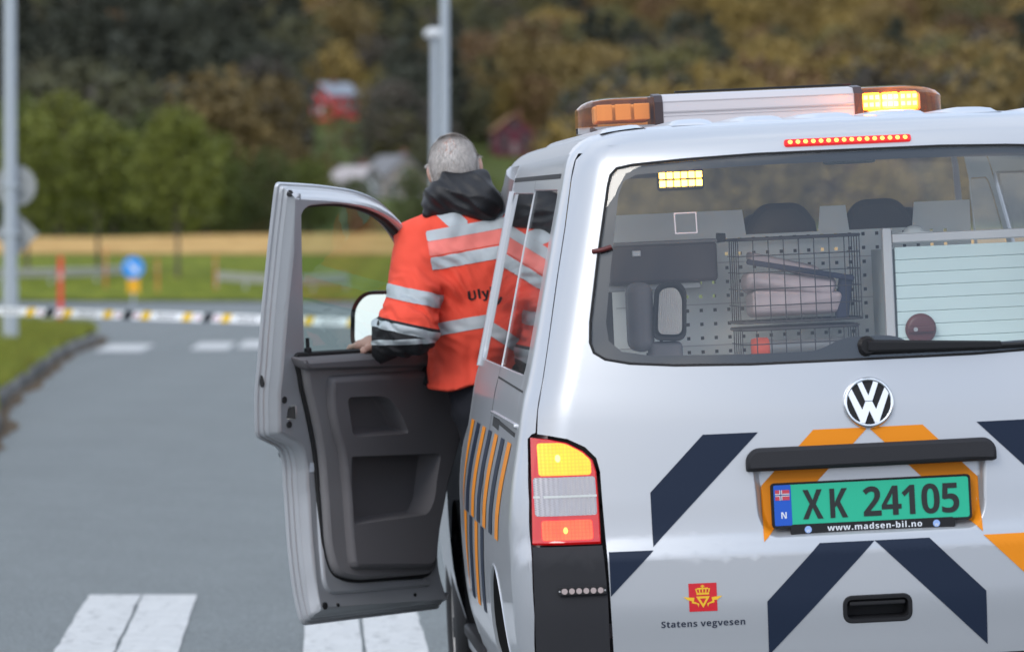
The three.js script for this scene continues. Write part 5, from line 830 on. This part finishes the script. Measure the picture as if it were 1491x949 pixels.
{
  const man = base('person', [PX, PY, PZ]); tag(man, 'person seen from behind in orange reflective jacket with black hood, hand on the open door', 'person');
  const put = (name, g, m, parent = man) => { g = g.clone(); if (parent === man) g.translate(-PX, -PY, -PZ); const o = obj(name, g, m, parent); return o; };
  const skinM = phys({ color: rgb(0.52, 0.31, 0.245), roughness: 0.55, sheen: 0.2, sheenColor: rgb(0.4, 0.2, 0.15) });
  // --- jacket
  const torso = union([cone([-0.125, 1.16, -15.99], [0.035, 1.18, -15.99], 0.15, 0.145), cone([-0.15, 1.36, -15.98], [0.0, 1.385, -15.98], 0.14, 0.135), cone([-0.195, 1.53, -15.96], [-0.04, 1.555, -15.96], 0.138, 0.135), cone([-0.245, 1.64, -15.955], [-0.02, 1.672, -15.955], 0.092, 0.09), cone([-0.175, 1.7, -15.955], [-0.165, 1.76, -15.96], 0.085, 0.07)], 0.085);
  const SH = [-0.298, 1.632, -15.94], EL = [-0.33, 1.37, -15.77], WR = [-0.438, 1.312, -15.865];
  const armL = union([cone(SH, EL, 0.094, 0.086), cone(EL, WR, 0.088, 0.062)], 0.03), armR = union([cone([0.03, 1.655, -15.97], [0.115, 1.4, -16.08], 0.089, 0.08), cone([0.115, 1.4, -16.08], [0.17, 1.32, -16.3], 0.076, 0.052)], 0.03);
  const fold = (x, y, z) => {
    const e = Math.exp(-(((x - EL[0]) ** 2 + (y - EL[1]) ** 2 + (z - EL[2]) ** 2) / 0.02)), arm = 0.0075 * e * Math.sin((y * 0.9 + x * 0.5 + 0.02 * n3(x * 9, y * 9, z * 9)) * 150 + 2);
    const pit = 0.007 * Math.exp(-(((x + 0.21) ** 2 + (y - 1.53) ** 2) / 0.008)) * Math.sin((y + x * 1.2) * 110 + 4 * n3(x * 5, y * 5, z * 5));
    return arm + pit + 0.0075 * n3(x * 5.5 + 3, y * 7.5, z * 5) + 0.0035 * n3(x * 14, y * 11 + 7, z * 14) + 0.0035 * Math.max(0, 1.42 - y) * 8 * n3(x * 16, y * 4, z * 16);
  };
  const hem = (x, y) => 1.172 + 0.12 * (x + 0.19) + 0.006 * Math.sin(x * 40) - y;
  const shell = (x, y, z) => Math.max(smin(torso(x, y, z), smin(armL(x, y, z), armR(x, y, z), 0.02), 0.028) + fold(x, y, z), hem(x, y));
  const neckCut = (x, y, z) => Math.max(shell(x, y, z), 0.001 + y - 1.79);
  const jg = nets(neckCut, [-0.56, 1.1, -16.4], [0.28, 1.82, -15.6], 0.008);
  const isArmL = (x, y, z) => torso(x, y, z) - armL(x, y, z), aL = (x, y) => -((y - 1.645) * 0.978 + (x + 0.295) * 0.208), aR = (x, y, z) => 0.255 - (y - 1.4) * 1;
  const blackL = (x, y, z) => Math.min(isArmL(x, y, z), aL(x, y) - 0.262), cuffEnd = (x, y, z) => (x - WR[0]) * 0.86 + 0.012;
  const blackR = (x, y, z) => Math.min(torso(x, y, z) - armR(x, y, z), 1.45 - y);
  const weave = noiseTexture(256, (u, v) => 0.5 + 0.25 * Math.sin(u * 2 * Math.PI * 64) * Math.sin(v * 2 * Math.PI * 64) + (speck() - 0.5) * 0.4);
  const cloth = { bumpMap: rep(weave, 9), bumpScale: 0.0015 };
  const orangeM = mat({ color: rgb(1.0, 0.1, 0.055), roughness: 0.85, ...cloth }), blackM = mat({ color: rgb(0.014, 0.014, 0.017), roughness: 0.72, ...cloth }), tapeM = mat({ color: rgb(0.52, 0.57, 0.6), roughness: 0.5, metalness: 0.15, bumpMap: rep(weave, 22), bumpScale: 0.0008 }), pinkM = mat({ color: rgb(1.0, 0.25, 0.21), roughness: 0.7, ...cloth });
  const jacket = put('jacket', clipGeo(clipGeo(jg, (x, y, z) => -blackL(x, y, z)), (x, y, z) => -blackR(x, y, z)), orangeM);
  tag(jacket, 'fluorescent orange work jacket');
  put('sleeve_end', clipGeo(clipGeo(jg, blackL), cuffEnd), blackM); put('sleeve_end', clipGeo(jg, blackR), blackM);
  put('cuff', nets((x, y, z) => Math.max(Math.abs(cone(EL, WR, 0.086, 0.058)(x, y, z)) - 0.004, Math.abs(x - WR[0] - 0.004) - 0.012), [-0.54, 1.22, -15.97], [-0.4, 1.42, -15.76], 0.004), blackM);
  // --- reflective tape
  const c = Math.cos(0.176), s = Math.sin(0.176), w = (x, y) => (x + 0.158) * c + (y - 1.7) * s, v = (x, y) => -(x + 0.158) * s + (y - 1.7) * c;
  const within = (t, a, b) => Math.min(t - a, b - t), notArm = (x, y, z) => Math.min(armL(x, y, z) - torso(x, y, z) + 0.012, armR(x, y, z) - torso(x, y, z) + 0.012);
  const back = (x, y, z) => Math.min(w(x, y) + 0.124, 0.205 - w(x, y));
  const band = (name, f, m, lift = 0.0025) => put(name, clipGeo(jg, f, lift), m);
  band('reflective_band', (x, y, z) => Math.min(within(v(x, y), -0.0335, 0.001), back(x, y, z)), tapeM);
  band('pink_band', (x, y, z) => Math.min(within(v(x, y), -0.0815, -0.034), back(x, y, z)), pinkM, 0.002);
  band('reflective_band', (x, y, z) => Math.min(within(v(x, y), -0.127, -0.0865), back(x, y, z)), tapeM);
  band('reflective_strap', (x, y, z) => Math.min(within(v(x, y), 0.0012, 0.12), 0.034 - Math.abs(w(x, y) + 0.01 + 0.78 * v(x, y))), tapeM);
  band('reflective_strap', (x, y, z) => Math.min(within(v(x, y), 0.0012, 0.12), 0.034 - Math.abs(w(x, y) - 0.095 - 0.78 * v(x, y))), tapeM);
  band('reflective_band', (x, y, z) => Math.min(within(v(x, y), -0.338, -0.297), notArm(x, y, z)), tapeM);
  band('sleeve_band', (x, y, z) => Math.min(isArmL(x, y, z), within(aL(x, y), 0.1525, 0.196)), tapeM);
  band('sleeve_band', (x, y, z) => Math.min(isArmL(x, y, z), within(aL(x, y), 0.272, 0.297), cuffEnd(x, y, z)), tapeM);
  band('sleeve_band', (x, y, z) => Math.min(isArmL(x, y, z), within(aL(x, y) + 0.25 * (x + 0.36), 0.318, 0.334), cuffEnd(x, y, z)), tapeM);
  band('sleeve_band', (x, y, z) => Math.min(torso(x, y, z) - armR(x, y, z), within(y, 1.5, 1.545)), tapeM);
  band('hem_band', (x, y, z) => within(-hem(x, y), -0.01, 0.016), orangeM, 0.004);
  // lettering on the back, printed on the cloth
  const onBack = (a, b) => { const x = -0.158 + a * c - b * s, y = 1.7 + a * s + b * c; let z = -15.62; for (let i = 0; i < 60; i++) { const d = shell(x, y, z); if (d < 0.0004) break; z -= Math.max(0.0005, d * 0.7); } return [x, y, z]; };
  put('lettering', letters(onBack, 'Ulykke', 0.03, 0.05, -0.243, { off: 0.003, h: 0.012, sx: 1.12 }), blackM);
  // --- hood gathered round the neck
  const hoodF = union([cone([-0.262, 1.745, -15.9], [-0.07, 1.752, -15.875], 0.03, 0.034), cone([-0.225, 1.785, -15.885], [-0.085, 1.785, -15.865], 0.052, 0.056), cone([-0.205, 1.83, -15.9], [-0.115, 1.838, -15.895], 0.046, 0.046), cone([-0.252, 1.775, -15.93], [-0.245, 1.79, -16.04], 0.045, 0.045), cone([-0.07, 1.775, -15.92], [-0.075, 1.79, -16.04], 0.05, 0.045), cone([-0.24, 1.77, -16.04], [-0.09, 1.77, -16.06], 0.04, 0.04)], 0.035);
  const hoodD = (x, y, z) => hoodF(x, y, z) + 0.01 * n3(x * 7, y * 11, z * 7) + 0.011 * Math.abs(n3(x * 6 + 4, y * 15 + x * 9, z * 5)) + 0.002;
  put('hood', nets(hoodD, [-0.36, 1.68, -16.14], [0.03, 1.92, -15.76], 0.007), mat({ color: rgb(0.008, 0.0085, 0.011), roughness: 0.55, ...cloth }));
  // --- body: trunk and limbs inside the clothes, head and hands in finer grids
  const core = union([cone([-0.06, 1.15, -15.99], [0.02, 1.16, -15.99], 0.08, 0.08), cone([-0.13, 1.4, -15.98], [-0.05, 1.41, -15.98], 0.1, 0.1), cone([-0.2, 1.6, -15.96], [-0.05, 1.62, -15.96], 0.09, 0.09), cone([-0.165, 1.65, -15.96], [-0.183, 1.86, -15.99], 0.062, 0.058), cone(SH, EL, 0.05, 0.042), cone(EL, WR, 0.042, 0.03), cone([0.03, 1.64, -15.97], [0.115, 1.4, -16.08], 0.05, 0.042), cone([0.115, 1.4, -16.08], [0.17, 1.32, -16.3], 0.042, 0.03), cone([-0.06, 1.12, -16.0], [-0.01, 0.75, -15.98], 0.055, 0.05), cone([-0.01, 0.75, -15.98], [0.0, 0.46, -16.0], 0.052, 0.042), cone([0.03, 1.12, -16.0], [0.14, 0.76, -16.02], 0.075, 0.055), cone([0.14, 0.76, -16.02], [0.16, 0.46, -16.02], 0.052, 0.042)], 0.05);
  const HC = [-0.189, 1.898, -16.0], hr = 0.17, ch = Math.cos(hr), sh = Math.sin(hr);
  const loc = (x, y, z) => { const dx = x - HC[0], dy = y - HC[1]; return [dx * ch + dy * sh, -dx * sh + dy * ch, z - HC[2]]; };
  const hp = [ell([0, 0.004, 0.006], [0.0765, 0.094, 0.097]), ell([0, -0.03, -0.03], [0.066, 0.08, 0.075]), ell([0, -0.082, -0.055], [0.047, 0.045, 0.05]), ell([0, -0.035, -0.108], [0.014, 0.03, 0.022]), ell([0.03, 0.012, -0.088], [0.028, 0.012, 0.016]), ell([-0.03, 0.012, -0.088], [0.028, 0.012, 0.016]), ell([0, -0.078, -0.096], [0.026, 0.009, 0.012]), cone([0, -0.06, 0.02], [0.01, -0.2, 0.03], 0.06, 0.062)], ears = [-1, 1].map((q) => union([ell([q * 0.0785, -0.02, 0.004], [0.01, 0.03, 0.019]), ell([q * 0.082, -0.012, 0.012], [0.009, 0.024, 0.012])], 0.01)), sock = [-1, 1].map((q) => ell([q * 0.03, -0.006, -0.106], [0.016, 0.01, 0.014]));
  const headL = union(hp, 0.03), headF = (x, y, z) => { const [a, b, d] = loc(x, y, z); let h = headL(a, b, d); h = Math.max(h, -sock[0](a, b, d), -sock[1](a, b, d)); return smin(smin(h, ears[0](a, b, d), 0.008), ears[1](a, b, d), 0.008); };
  const hg = nets(headF, [-0.31, 1.76, -16.14], [-0.06, 2.02, -15.86], 0.0042);
  // left hand lies over the door's top edge
  const fan = (o, dir, side, q) => { const L = []; const B = (k) => [o[0] + side[0] * k, o[1] + side[1] * k, o[2] + side[2] * k]; [[-0.031, 0.9], [-0.01, 1.04], [0.011, 1], [0.031, 0.8]].forEach(([k, l]) => { const b = B(k), m = [b[0] + dir[0] * 0.038 * l, b[1] + dir[1] * 0.038 * l - 0.008, b[2] + dir[2] * 0.038 * l], e = [m[0] + dir[0] * 0.022 * l, m[1] - 0.026 * l, m[2] + dir[2] * 0.022 * l], t = [e[0] + dir[0] * 0.002, e[1] - 0.022 * l, e[2]]; L.push(cone(b, m, 0.0098, 0.009), cone(m, e, 0.009, 0.0085), cone(e, t, 0.0085, 0.0075)); }); return L; };
  const HL = [-0.478, 1.312, -15.9], dirL = [-0.77, 0, -0.64], sideL = [0.64, 0, -0.77], palm = union([cone([WR[0], WR[1], WR[2]], [-0.458, 1.316, -15.878], 0.03, 0.028), cone([HL[0] + sideL[0] * -0.026, HL[1], HL[2] + sideL[2] * -0.026], [HL[0] + sideL[0] * 0.026, HL[1], HL[2] + sideL[2] * 0.026], 0.0165, 0.0155), cone([-0.455, 1.316, -15.862], [-0.468, 1.313, -15.877], 0.02, 0.018)], 0.014);
  const thumb = union([cone([-0.455, 1.308, -15.85], [-0.478, 1.296, -15.832], 0.012, 0.0105), cone([-0.478, 1.296, -15.832], [-0.498, 1.282, -15.838], 0.0102, 0.0085)], 0.006);
  const fingers = fan(HL, dirL, sideL), handF = (x, y, z) => { let d = smin(palm(x, y, z), thumb(x, y, z), 0.008); let q = 1; for (let i = 0; i < fingers.length; i += 3) q = Math.min(q, smin(smin(fingers[i](x, y, z), fingers[i + 1](x, y, z), 0.004), fingers[i + 2](x, y, z), 0.004)); return smin(d, q, 0.006); };
  const lh = nets(handF, [-0.57, 1.22, -15.98], [-0.4, 1.36, -15.8], 0.0032);
  const rh = lh.clone().translate(0.63, 0.0, -0.47);
  const body = put('body', merge([clipGeo(nets(core, [-0.5, 0.36, -16.4], [0.3, 1.9, -15.7], 0.014), (x, y, z) => 1.83 - y), hg, lh, rh]), skinM);
  // --- hair: short grey strands, thin on the crown
  const r = rng(71), pos = [], nor = [], col = [], p = hg.attributes.position, ix = hg.index.array, spotDir = V(-0.12, 0.62, 0.78).normalize();
  const hairy = (x, y, z) => { const [a, b, d] = loc(x, y, z); if (Math.abs(a) > 0.079 && b < 0.012 && b > -0.055 && d < 0.03) return 0; const low = -0.078 + 0.035 * sstep(-d, -0.04, 0.02); if (b < low || d < -0.05 + b * 0.55 - 0.01) return d < -0.05 ? 0 : b < low ? 0 : 0; const k = V(a, b, d).normalize().angleTo(spotDir); return k < 0.28 ? 0.26 : k < 0.48 ? 0.26 + 0.74 * (k - 0.28) / 0.2 : 1; };
  const tri = ix.length / 3, A = V(), B = V(), C = V();
  for (let n = 0; n < 90000 && pos.length < 9 * 26000; n++) {
    const t = Math.floor(r() * tri) * 3; A.fromBufferAttribute(p, ix[t]); B.fromBufferAttribute(p, ix[t + 1]); C.fromBufferAttribute(p, ix[t + 2]);
    let u = r(), q = r(); if (u + q > 1) { u = 1 - u; q = 1 - q; } const o = A.clone().addScaledVector(B.clone().sub(A), u).addScaledVector(C.clone().sub(A), q);
    if (r() > hairy(o.x, o.y, o.z)) continue;
    const nn = B.clone().sub(A).cross(C.clone().sub(A)).normalize(); if (nn.dot(o.clone().sub(V(...HC))) < 0) nn.negate();
    const [la, lb] = loc(o.x, o.y, o.z), down = V(0.35 * la * 8 + 0.35 * n3(o.x * 30, o.y * 30, o.z * 30), -1, 0.2 + 0.4 * n3(o.x * 24 + 9, o.y * 24, o.z * 24)), tg = down.addScaledVector(nn, -down.dot(nn)).normalize(), L = 0.01 + 0.011 * r(), d = tg.multiplyScalar(0.9).addScaledVector(nn, 0.26 + 0.2 * (r() - 0.5)).add(V((r() - 0.5) * 0.3, (r() - 0.5) * 0.3, (r() - 0.5) * 0.3)).normalize(), sd = d.clone().cross(nn).normalize().multiplyScalar(0.0011);
    const b0 = o.clone().add(sd), b1 = o.clone().sub(sd), e = o.clone().addScaledVector(d, L); for (const z of (b1.clone().sub(b0).cross(e.clone().sub(b0)).dot(nn) > 0 ? [b0, b1, e] : [b1, b0, e])) { pos.push(z.x, z.y, z.z); const m = nn.clone().multiplyScalar(0.8).add(d.clone().multiplyScalar(0.2)).normalize(); nor.push(m.x, m.y, m.z); }
    const g = sstep(lb + 0.02 * n3(o.x * 20, o.y * 20, o.z * 20) + 0.03 * (r() - 0.5), -0.055, 0.01), k = 0.6 + 0.7 * r(), cc = [lerp(0.25, 0.66, g) * k, lerp(0.2, 0.615, g) * k, lerp(0.17, 0.58, g) * k]; for (let i = 0; i < 3; i++) col.push(...cc);
  }
  const hair = new THREE.BufferGeometry(); hair.setAttribute('position', new THREE.Float32BufferAttribute(pos, 3)); hair.computeVertexNormals(); hair.setAttribute('color', new THREE.Float32BufferAttribute(col, 3));
  put('hair', hair, mat({ vertexColors: true, roughness: 0.6 }));
  const eyeM = phys({ color: rgb(0.7, 0.7, 0.68), roughness: 0.1 }); for (const q of [-1, 1]) { const a = q * 0.03, b = -0.006, d = -0.094; put('eye', new THREE.SphereGeometry(0.0115, 16, 12).translate(HC[0] + a * ch - b * sh, HC[1] + a * sh + b * ch, HC[2] + d), eyeM); }
  // --- trousers and boots
  const leg = union([cone([-0.085, 1.16, -15.99], [0.025, 1.17, -15.99], 0.125, 0.12), cone([-0.09, 1.08, -16.0], [-0.02, 0.75, -15.98], 0.1, 0.08), cone([-0.01, 0.75, -15.98], [0.0, 0.45, -16.0], 0.08, 0.068)], 0.04), leg2 = union([cone([0.03, 1.08, -16.0], [0.14, 0.76, -16.02], 0.1, 0.08), cone([0.14, 0.76, -16.02], [0.16, 0.45, -16.02], 0.08, 0.068)], 0.04);
  put('trousers', nets((x, y, z) => Math.max(smin(leg(x, y, z), leg2(x, y, z), 0.03) + 0.006 * n3(x * 9, y * 12, z * 9), 0.43 - y), [-0.28, 0.4, -16.2], [0.3, 1.33, -15.8], 0.013), mat({ color: rgb(0.016, 0.018, 0.026), roughness: 0.9 }));
  for (const [x, z] of [[0.002, -16.0], [0.162, -16.02]]) put('boot', nets((a, b, d) => Math.max(union([cone([x, 0.5, z + 0.01], [x, 0.42, z + 0.01], 0.055, 0.052), cone([x, 0.415, z + 0.03], [x, 0.405, z - 0.15], 0.047, 0.042)], 0.04)(a, b, d), PY + 0.004 - b), [x - 0.1, 0.36, z - 0.22], [x + 0.1, 0.58, z + 0.12], 0.009), mat({ color: rgb(0.012, 0.011, 0.011), roughness: 0.6 }));
}

// ---------------------------------------------------------------- load behind the rear window: things of their own, standing in the van
van.updateMatrixWorld(true);
function load(name, p, label, category) { const g = new THREE.Group(); g.name = numbered(name); g.position.copy(V(...p).applyMatrix4(van.matrixWorld)); g.quaternion.copy(van.quaternion); scene.add(g); return tag(g, label, category); }
obj('load_shelf', box(0, 1.285, -0.5, 1.3, 0.02, 0.46, 0.004), M.lining, van);
const wireM = mat({ color: rgb(0.06, 0.055, 0.06), metalness: 0.5, roughness: 0.5 });
function basket(p, w, h, d, nx, ny, label) {
  const t = load('wire_basket', p, label, 'basket'), rim = (y, r) => tube([[-w / 2, y, 0], [w / 2, y, 0], [w / 2, y, -d], [-w / 2, y, -d]].flatMap((a, i, q) => { const b = q[(i + 1) % 4]; return [[lerp(a[0], b[0], 0.04), y, lerp(a[2], b[2], 0.04)], [lerp(a[0], b[0], 0.96), y, lerp(a[2], b[2], 0.96)]]; }), r, 120, 6, true);
  obj('rim', rim(h, 0.0042), wireM, t); obj('base_ring', rim(0, 0.003), wireM, t);
  const g = []; for (let i = 0; i <= nx; i++) { const x = lerp(-w / 2, w / 2, i / nx); g.push(bar([x, 0, 0.001], [x, h, 0.001], 0.0016, 0.0016, 5), bar([x, 0, 0], [x, 0, -d], 0.0016, 0.0016, 5)); }
  for (let j = 1; j < ny; j++) { const y = (h * j) / ny; g.push(bar([-w / 2, y, 0.003], [w / 2, y, 0.003], 0.0016, 0.0016, 5)); for (const s of [-1, 1]) g.push(bar([(s * w) / 2, y, 0], [(s * w) / 2, y, -d], 0.0016, 0.0016, 5)); }
  for (let k = 1; k < 5; k++) for (const s of [-1, 1]) { const z = (-d * k) / 5; g.push(bar([(s * w) / 2, 0, z], [(s * w) / 2, h, z], 0.0016, 0.0016, 5)); }
  tag(obj('wire_mesh', g, wireM, t), null, null, null, 'stuff'); return t;
}
basket([-0.11, 1.397, -0.46], 0.335, 0.228, 0.26, 8, 5, 'dark wire basket holding a folded pinkish bag behind the rear window');
basket([-0.115, 1.296, -0.46], 0.32, 0.082, 0.26, 8, 2, 'shallow wire tray holding a torch under the taller basket');
{ // folded bag with a navy strap, in the basket
  const t = load('folded_bag', [-0.11, 1.4, -0.58], 'pale pinkish folded bag with a navy strap inside the wire basket', 'bag'), m = mat({ color: rgb(0.52, 0.42, 0.43), roughness: 0.8 });
  const soft = (g, a, s) => { const p = g.attributes.position; for (let i = 0; i < p.count; i++) { const x = p.getX(i), y = p.getY(i), z = p.getZ(i); p.setXYZ(i, x, y + a * n3(x * 9 + s, y * 9, z * 9), z + a * n3(x * 8, y * 8 + s, z * 8)); } g.computeVertexNormals(); return g; };
  obj('lower_fold', soft(new RoundedBoxGeometry(0.25, 0.07, 0.18, 6, 0.016).translate(-0.005, 0.043, 0.01), 0.01, 1), m, t);
  obj('upper_fold', soft(new RoundedBoxGeometry(0.25, 0.05, 0.17, 6, 0.02).rotateZ(-0.12).translate(-0.02, 0.098, 0.01), 0.012, 5), m, t);
  obj('top_flap', soft(new RoundedBoxGeometry(0.2, 0.03, 0.12, 6, 0.012).rotateZ(-0.3).translate(-0.03, 0.15, 0.0), 0.012, 9), m, t);
  obj('strap', soft(new RoundedBoxGeometry(0.3, 0.016, 0.02, 4, 0.006).rotateZ(-0.2).translate(0.005, 0.135, 0.098), 0.003, 3), mat({ color: rgb(0.025, 0.03, 0.065), roughness: 0.8 }), t);
  obj('strap_end', soft(new RoundedBoxGeometry(0.035, 0.12, 0.05, 4, 0.01).rotateZ(-0.14).translate(0.125, 0.055, 0.07), 0.006, 4), mat({ color: rgb(0.025, 0.03, 0.065), roughness: 0.8 }), t);
}
{
  const t = load('torch', [-0.11, 1.325, -0.53], 'grey torch with a bright orange cap lying in the shallow tray', 'torch');
  obj('barrel', new THREE.LatheGeometry([[0, -0.12], [0.02, -0.12], [0.02, 0.09], [0.024, 0.1], [0.024, 0.105]].map((p) => new THREE.Vector2(...p)), 20).rotateZ(Math.PI / 2).translate(0.02, 0, 0), mat({ color: rgb(0.3, 0.3, 0.3), roughness: 0.4, metalness: 0.3 }), t);
  obj('cap', new THREE.LatheGeometry([[0.024, 0], [0.029, 0.004], [0.03, 0.03], [0.026, 0.048], [0, 0.05]].map((p) => new THREE.Vector2(...p)), 20).rotateZ(Math.PI / 2).translate(-0.085, 0, 0), mat({ color: rgb(0.9, 0.12, 0.06), roughness: 0.5 }), t);
}
{
  const t = load('hand_lamp', [-0.478, 1.297, -0.42], 'black hand lamp with a clear ribbed lens behind the rear window', 'lamp'), o = rpoly([[-0.05, 0.065, 0.03], [0.045, 0.06, 0.03], [0.052, 0.2, 0.04], [0.03, 0.225, 0.03], [-0.03, 0.222, 0.04]], 8), R = (k, z) => o.map(([x, y]) => [x * k, 0.142 + (y - 0.142) * k, z]);
  obj('housing', loft([R(0.86, 0.0), R(0.97, 0.006), R(1, -0.005), R(0.96, -0.06), R(0.6, -0.12), R(0.02, -0.13)], true, 0.8), M.black, t);
  obj('foot', [box(-0.01, 0.03, -0.05, 0.09, 0.06, 0.09, 0.015), box(-0.075, 0.13, -0.06, 0.07, 0.19, 0.12, 0.03)], M.trimDark, t);
  obj('lens', patch((a, b) => [a, b, 0.003], rpoly([[-0.034, 0.082, 0.02], [0.033, 0.078, 0.02], [0.037, 0.18, 0.025], [0.022, 0.208, 0.02], [-0.024, 0.205, 0.025]], 8), { h: 0.2 }), phys({ color: rgb(0.66, 0.63, 0.6), roughness: 0.16, metalness: 0.45, bumpMap: rep(ribs, 12), bumpScale: 0.003, clearcoat: 1 }), t);
}
{
  const t = load('equipment_case', [-0.47, 1.515, -0.66], 'dark case standing at the left of the perforated panel', 'case');
  obj('shell', box(0, 0.055, 0, 0.3, 0.11, 0.14, 0.012), mat({ color: rgb(0.045, 0.035, 0.045), roughness: 0.6 }), t); obj('lid_edge', box(0, 0.112, 0, 0.305, 0.01, 0.145, 0.004), mat({ color: rgb(0.2, 0.19, 0.19), roughness: 0.5 }), t);
  obj('bracket', box(-0.02, -0.01, -0.05, 0.26, 0.02, 0.06, 0.004), M.steel, t); obj('lock', box(-0.075, 0.085, 0.072, 0.025, 0.018, 0.008, 0.003), M.steel, t); obj('side_knob', bar([0.15, 0.118, 0.06], [0.175, 0.118, 0.06], 0.014, 0.012, 12), M.black, t);
}
{
  const t = load('storage_cabinet', [0.37, 0.58, -0.42], 'pale cabinet with horizontal slats and an aluminium frame behind the rear window', 'cabinet');
  obj('carcass', box(0, 0.5, -0.14, 0.5, 1.0, 0.24), mat({ color: rgb(0.4, 0.44, 0.43), roughness: 0.7 }), t);
  for (let k = 0; k < 28; k++) { const g = box(0.01, 0.03 + k * 0.0355, 0.002, 0.465, 0.0348, 0.014, 0.0025); obj('slat', g, mat.slat ??= mat({ color: rgb(0.66, 0.8, 0.78), roughness: 0.45 }), t); }
  for (const [n, g] of [['frame_post', box(-0.243, 0.53, 0.004, 0.026, 1.06, 0.034, 0.004)], ['frame_post', box(0.258, 0.53, 0.004, 0.026, 1.06, 0.034, 0.004)], ['frame_rail', box(0.007, 1.03, 0.004, 0.472, 0.026, 0.034, 0.004)]]) obj(n, g, M.alu, t);
  const k = obj('turn_knob', new THREE.LatheGeometry([[0, 0.014], [0.03, 0.014], [0.04, 0.008], [0.043, 0]].map((p) => new THREE.Vector2(...p)), 32).rotateX(Math.PI / 2).translate(-0.16, 0.78, 0.012), mat({ color: rgb(0.12, 0.03, 0.03), roughness: 0.4 }), t);
  obj('knob_grip', box(-0.16, 0.78, 0.03, 0.075, 0.02, 0.016, 0.006), mat({ color: rgb(0.1, 0.025, 0.025), roughness: 0.4 }), k); obj('keyhole', new THREE.CylinderGeometry(0.006, 0.006, 0.004, 12).rotateX(Math.PI / 2).translate(-0.178, 0.78, 0.04), M.steel, k);
}
{
  const t = load('paper_cap', [0.21, 1.623, -0.46], 'small white folded cap lying on the cabinet frame', 'cap');
  obj('crown', new THREE.SphereGeometry(0.03, 16, 10, 0, Math.PI * 2, 0, Math.PI / 2).scale(1, 0.7, 1), M.white, t); obj('brim', new THREE.CylinderGeometry(0.055, 0.058, 0.004, 24).translate(0, 0.001, 0), M.white, t);
}
{ // thin pale square outline on the glass
  const F = (x0, y0, x1, y1) => patch(Rear, [[x0, y0], [x1, y0], [x1, y1], [x0, y1]], { off: -0.0045, h: 0.05 }), x0 = -0.478, x1 = -0.418, y0 = 1.648, y1 = 1.706, w = 0.0032;
  obj('square_outline', [F(x0, y0, x1, y0 + w), F(x0, y1 - w, x1, y1), F(x0, y0 + w, x0 + w, y1 - w), F(x1 - w, y0 + w, x1, y1 - w)], mat({ color: rgb(0.6, 0.5, 0.5), roughness: 0.5 }), tg);
}
renderer.render(scene, camera);
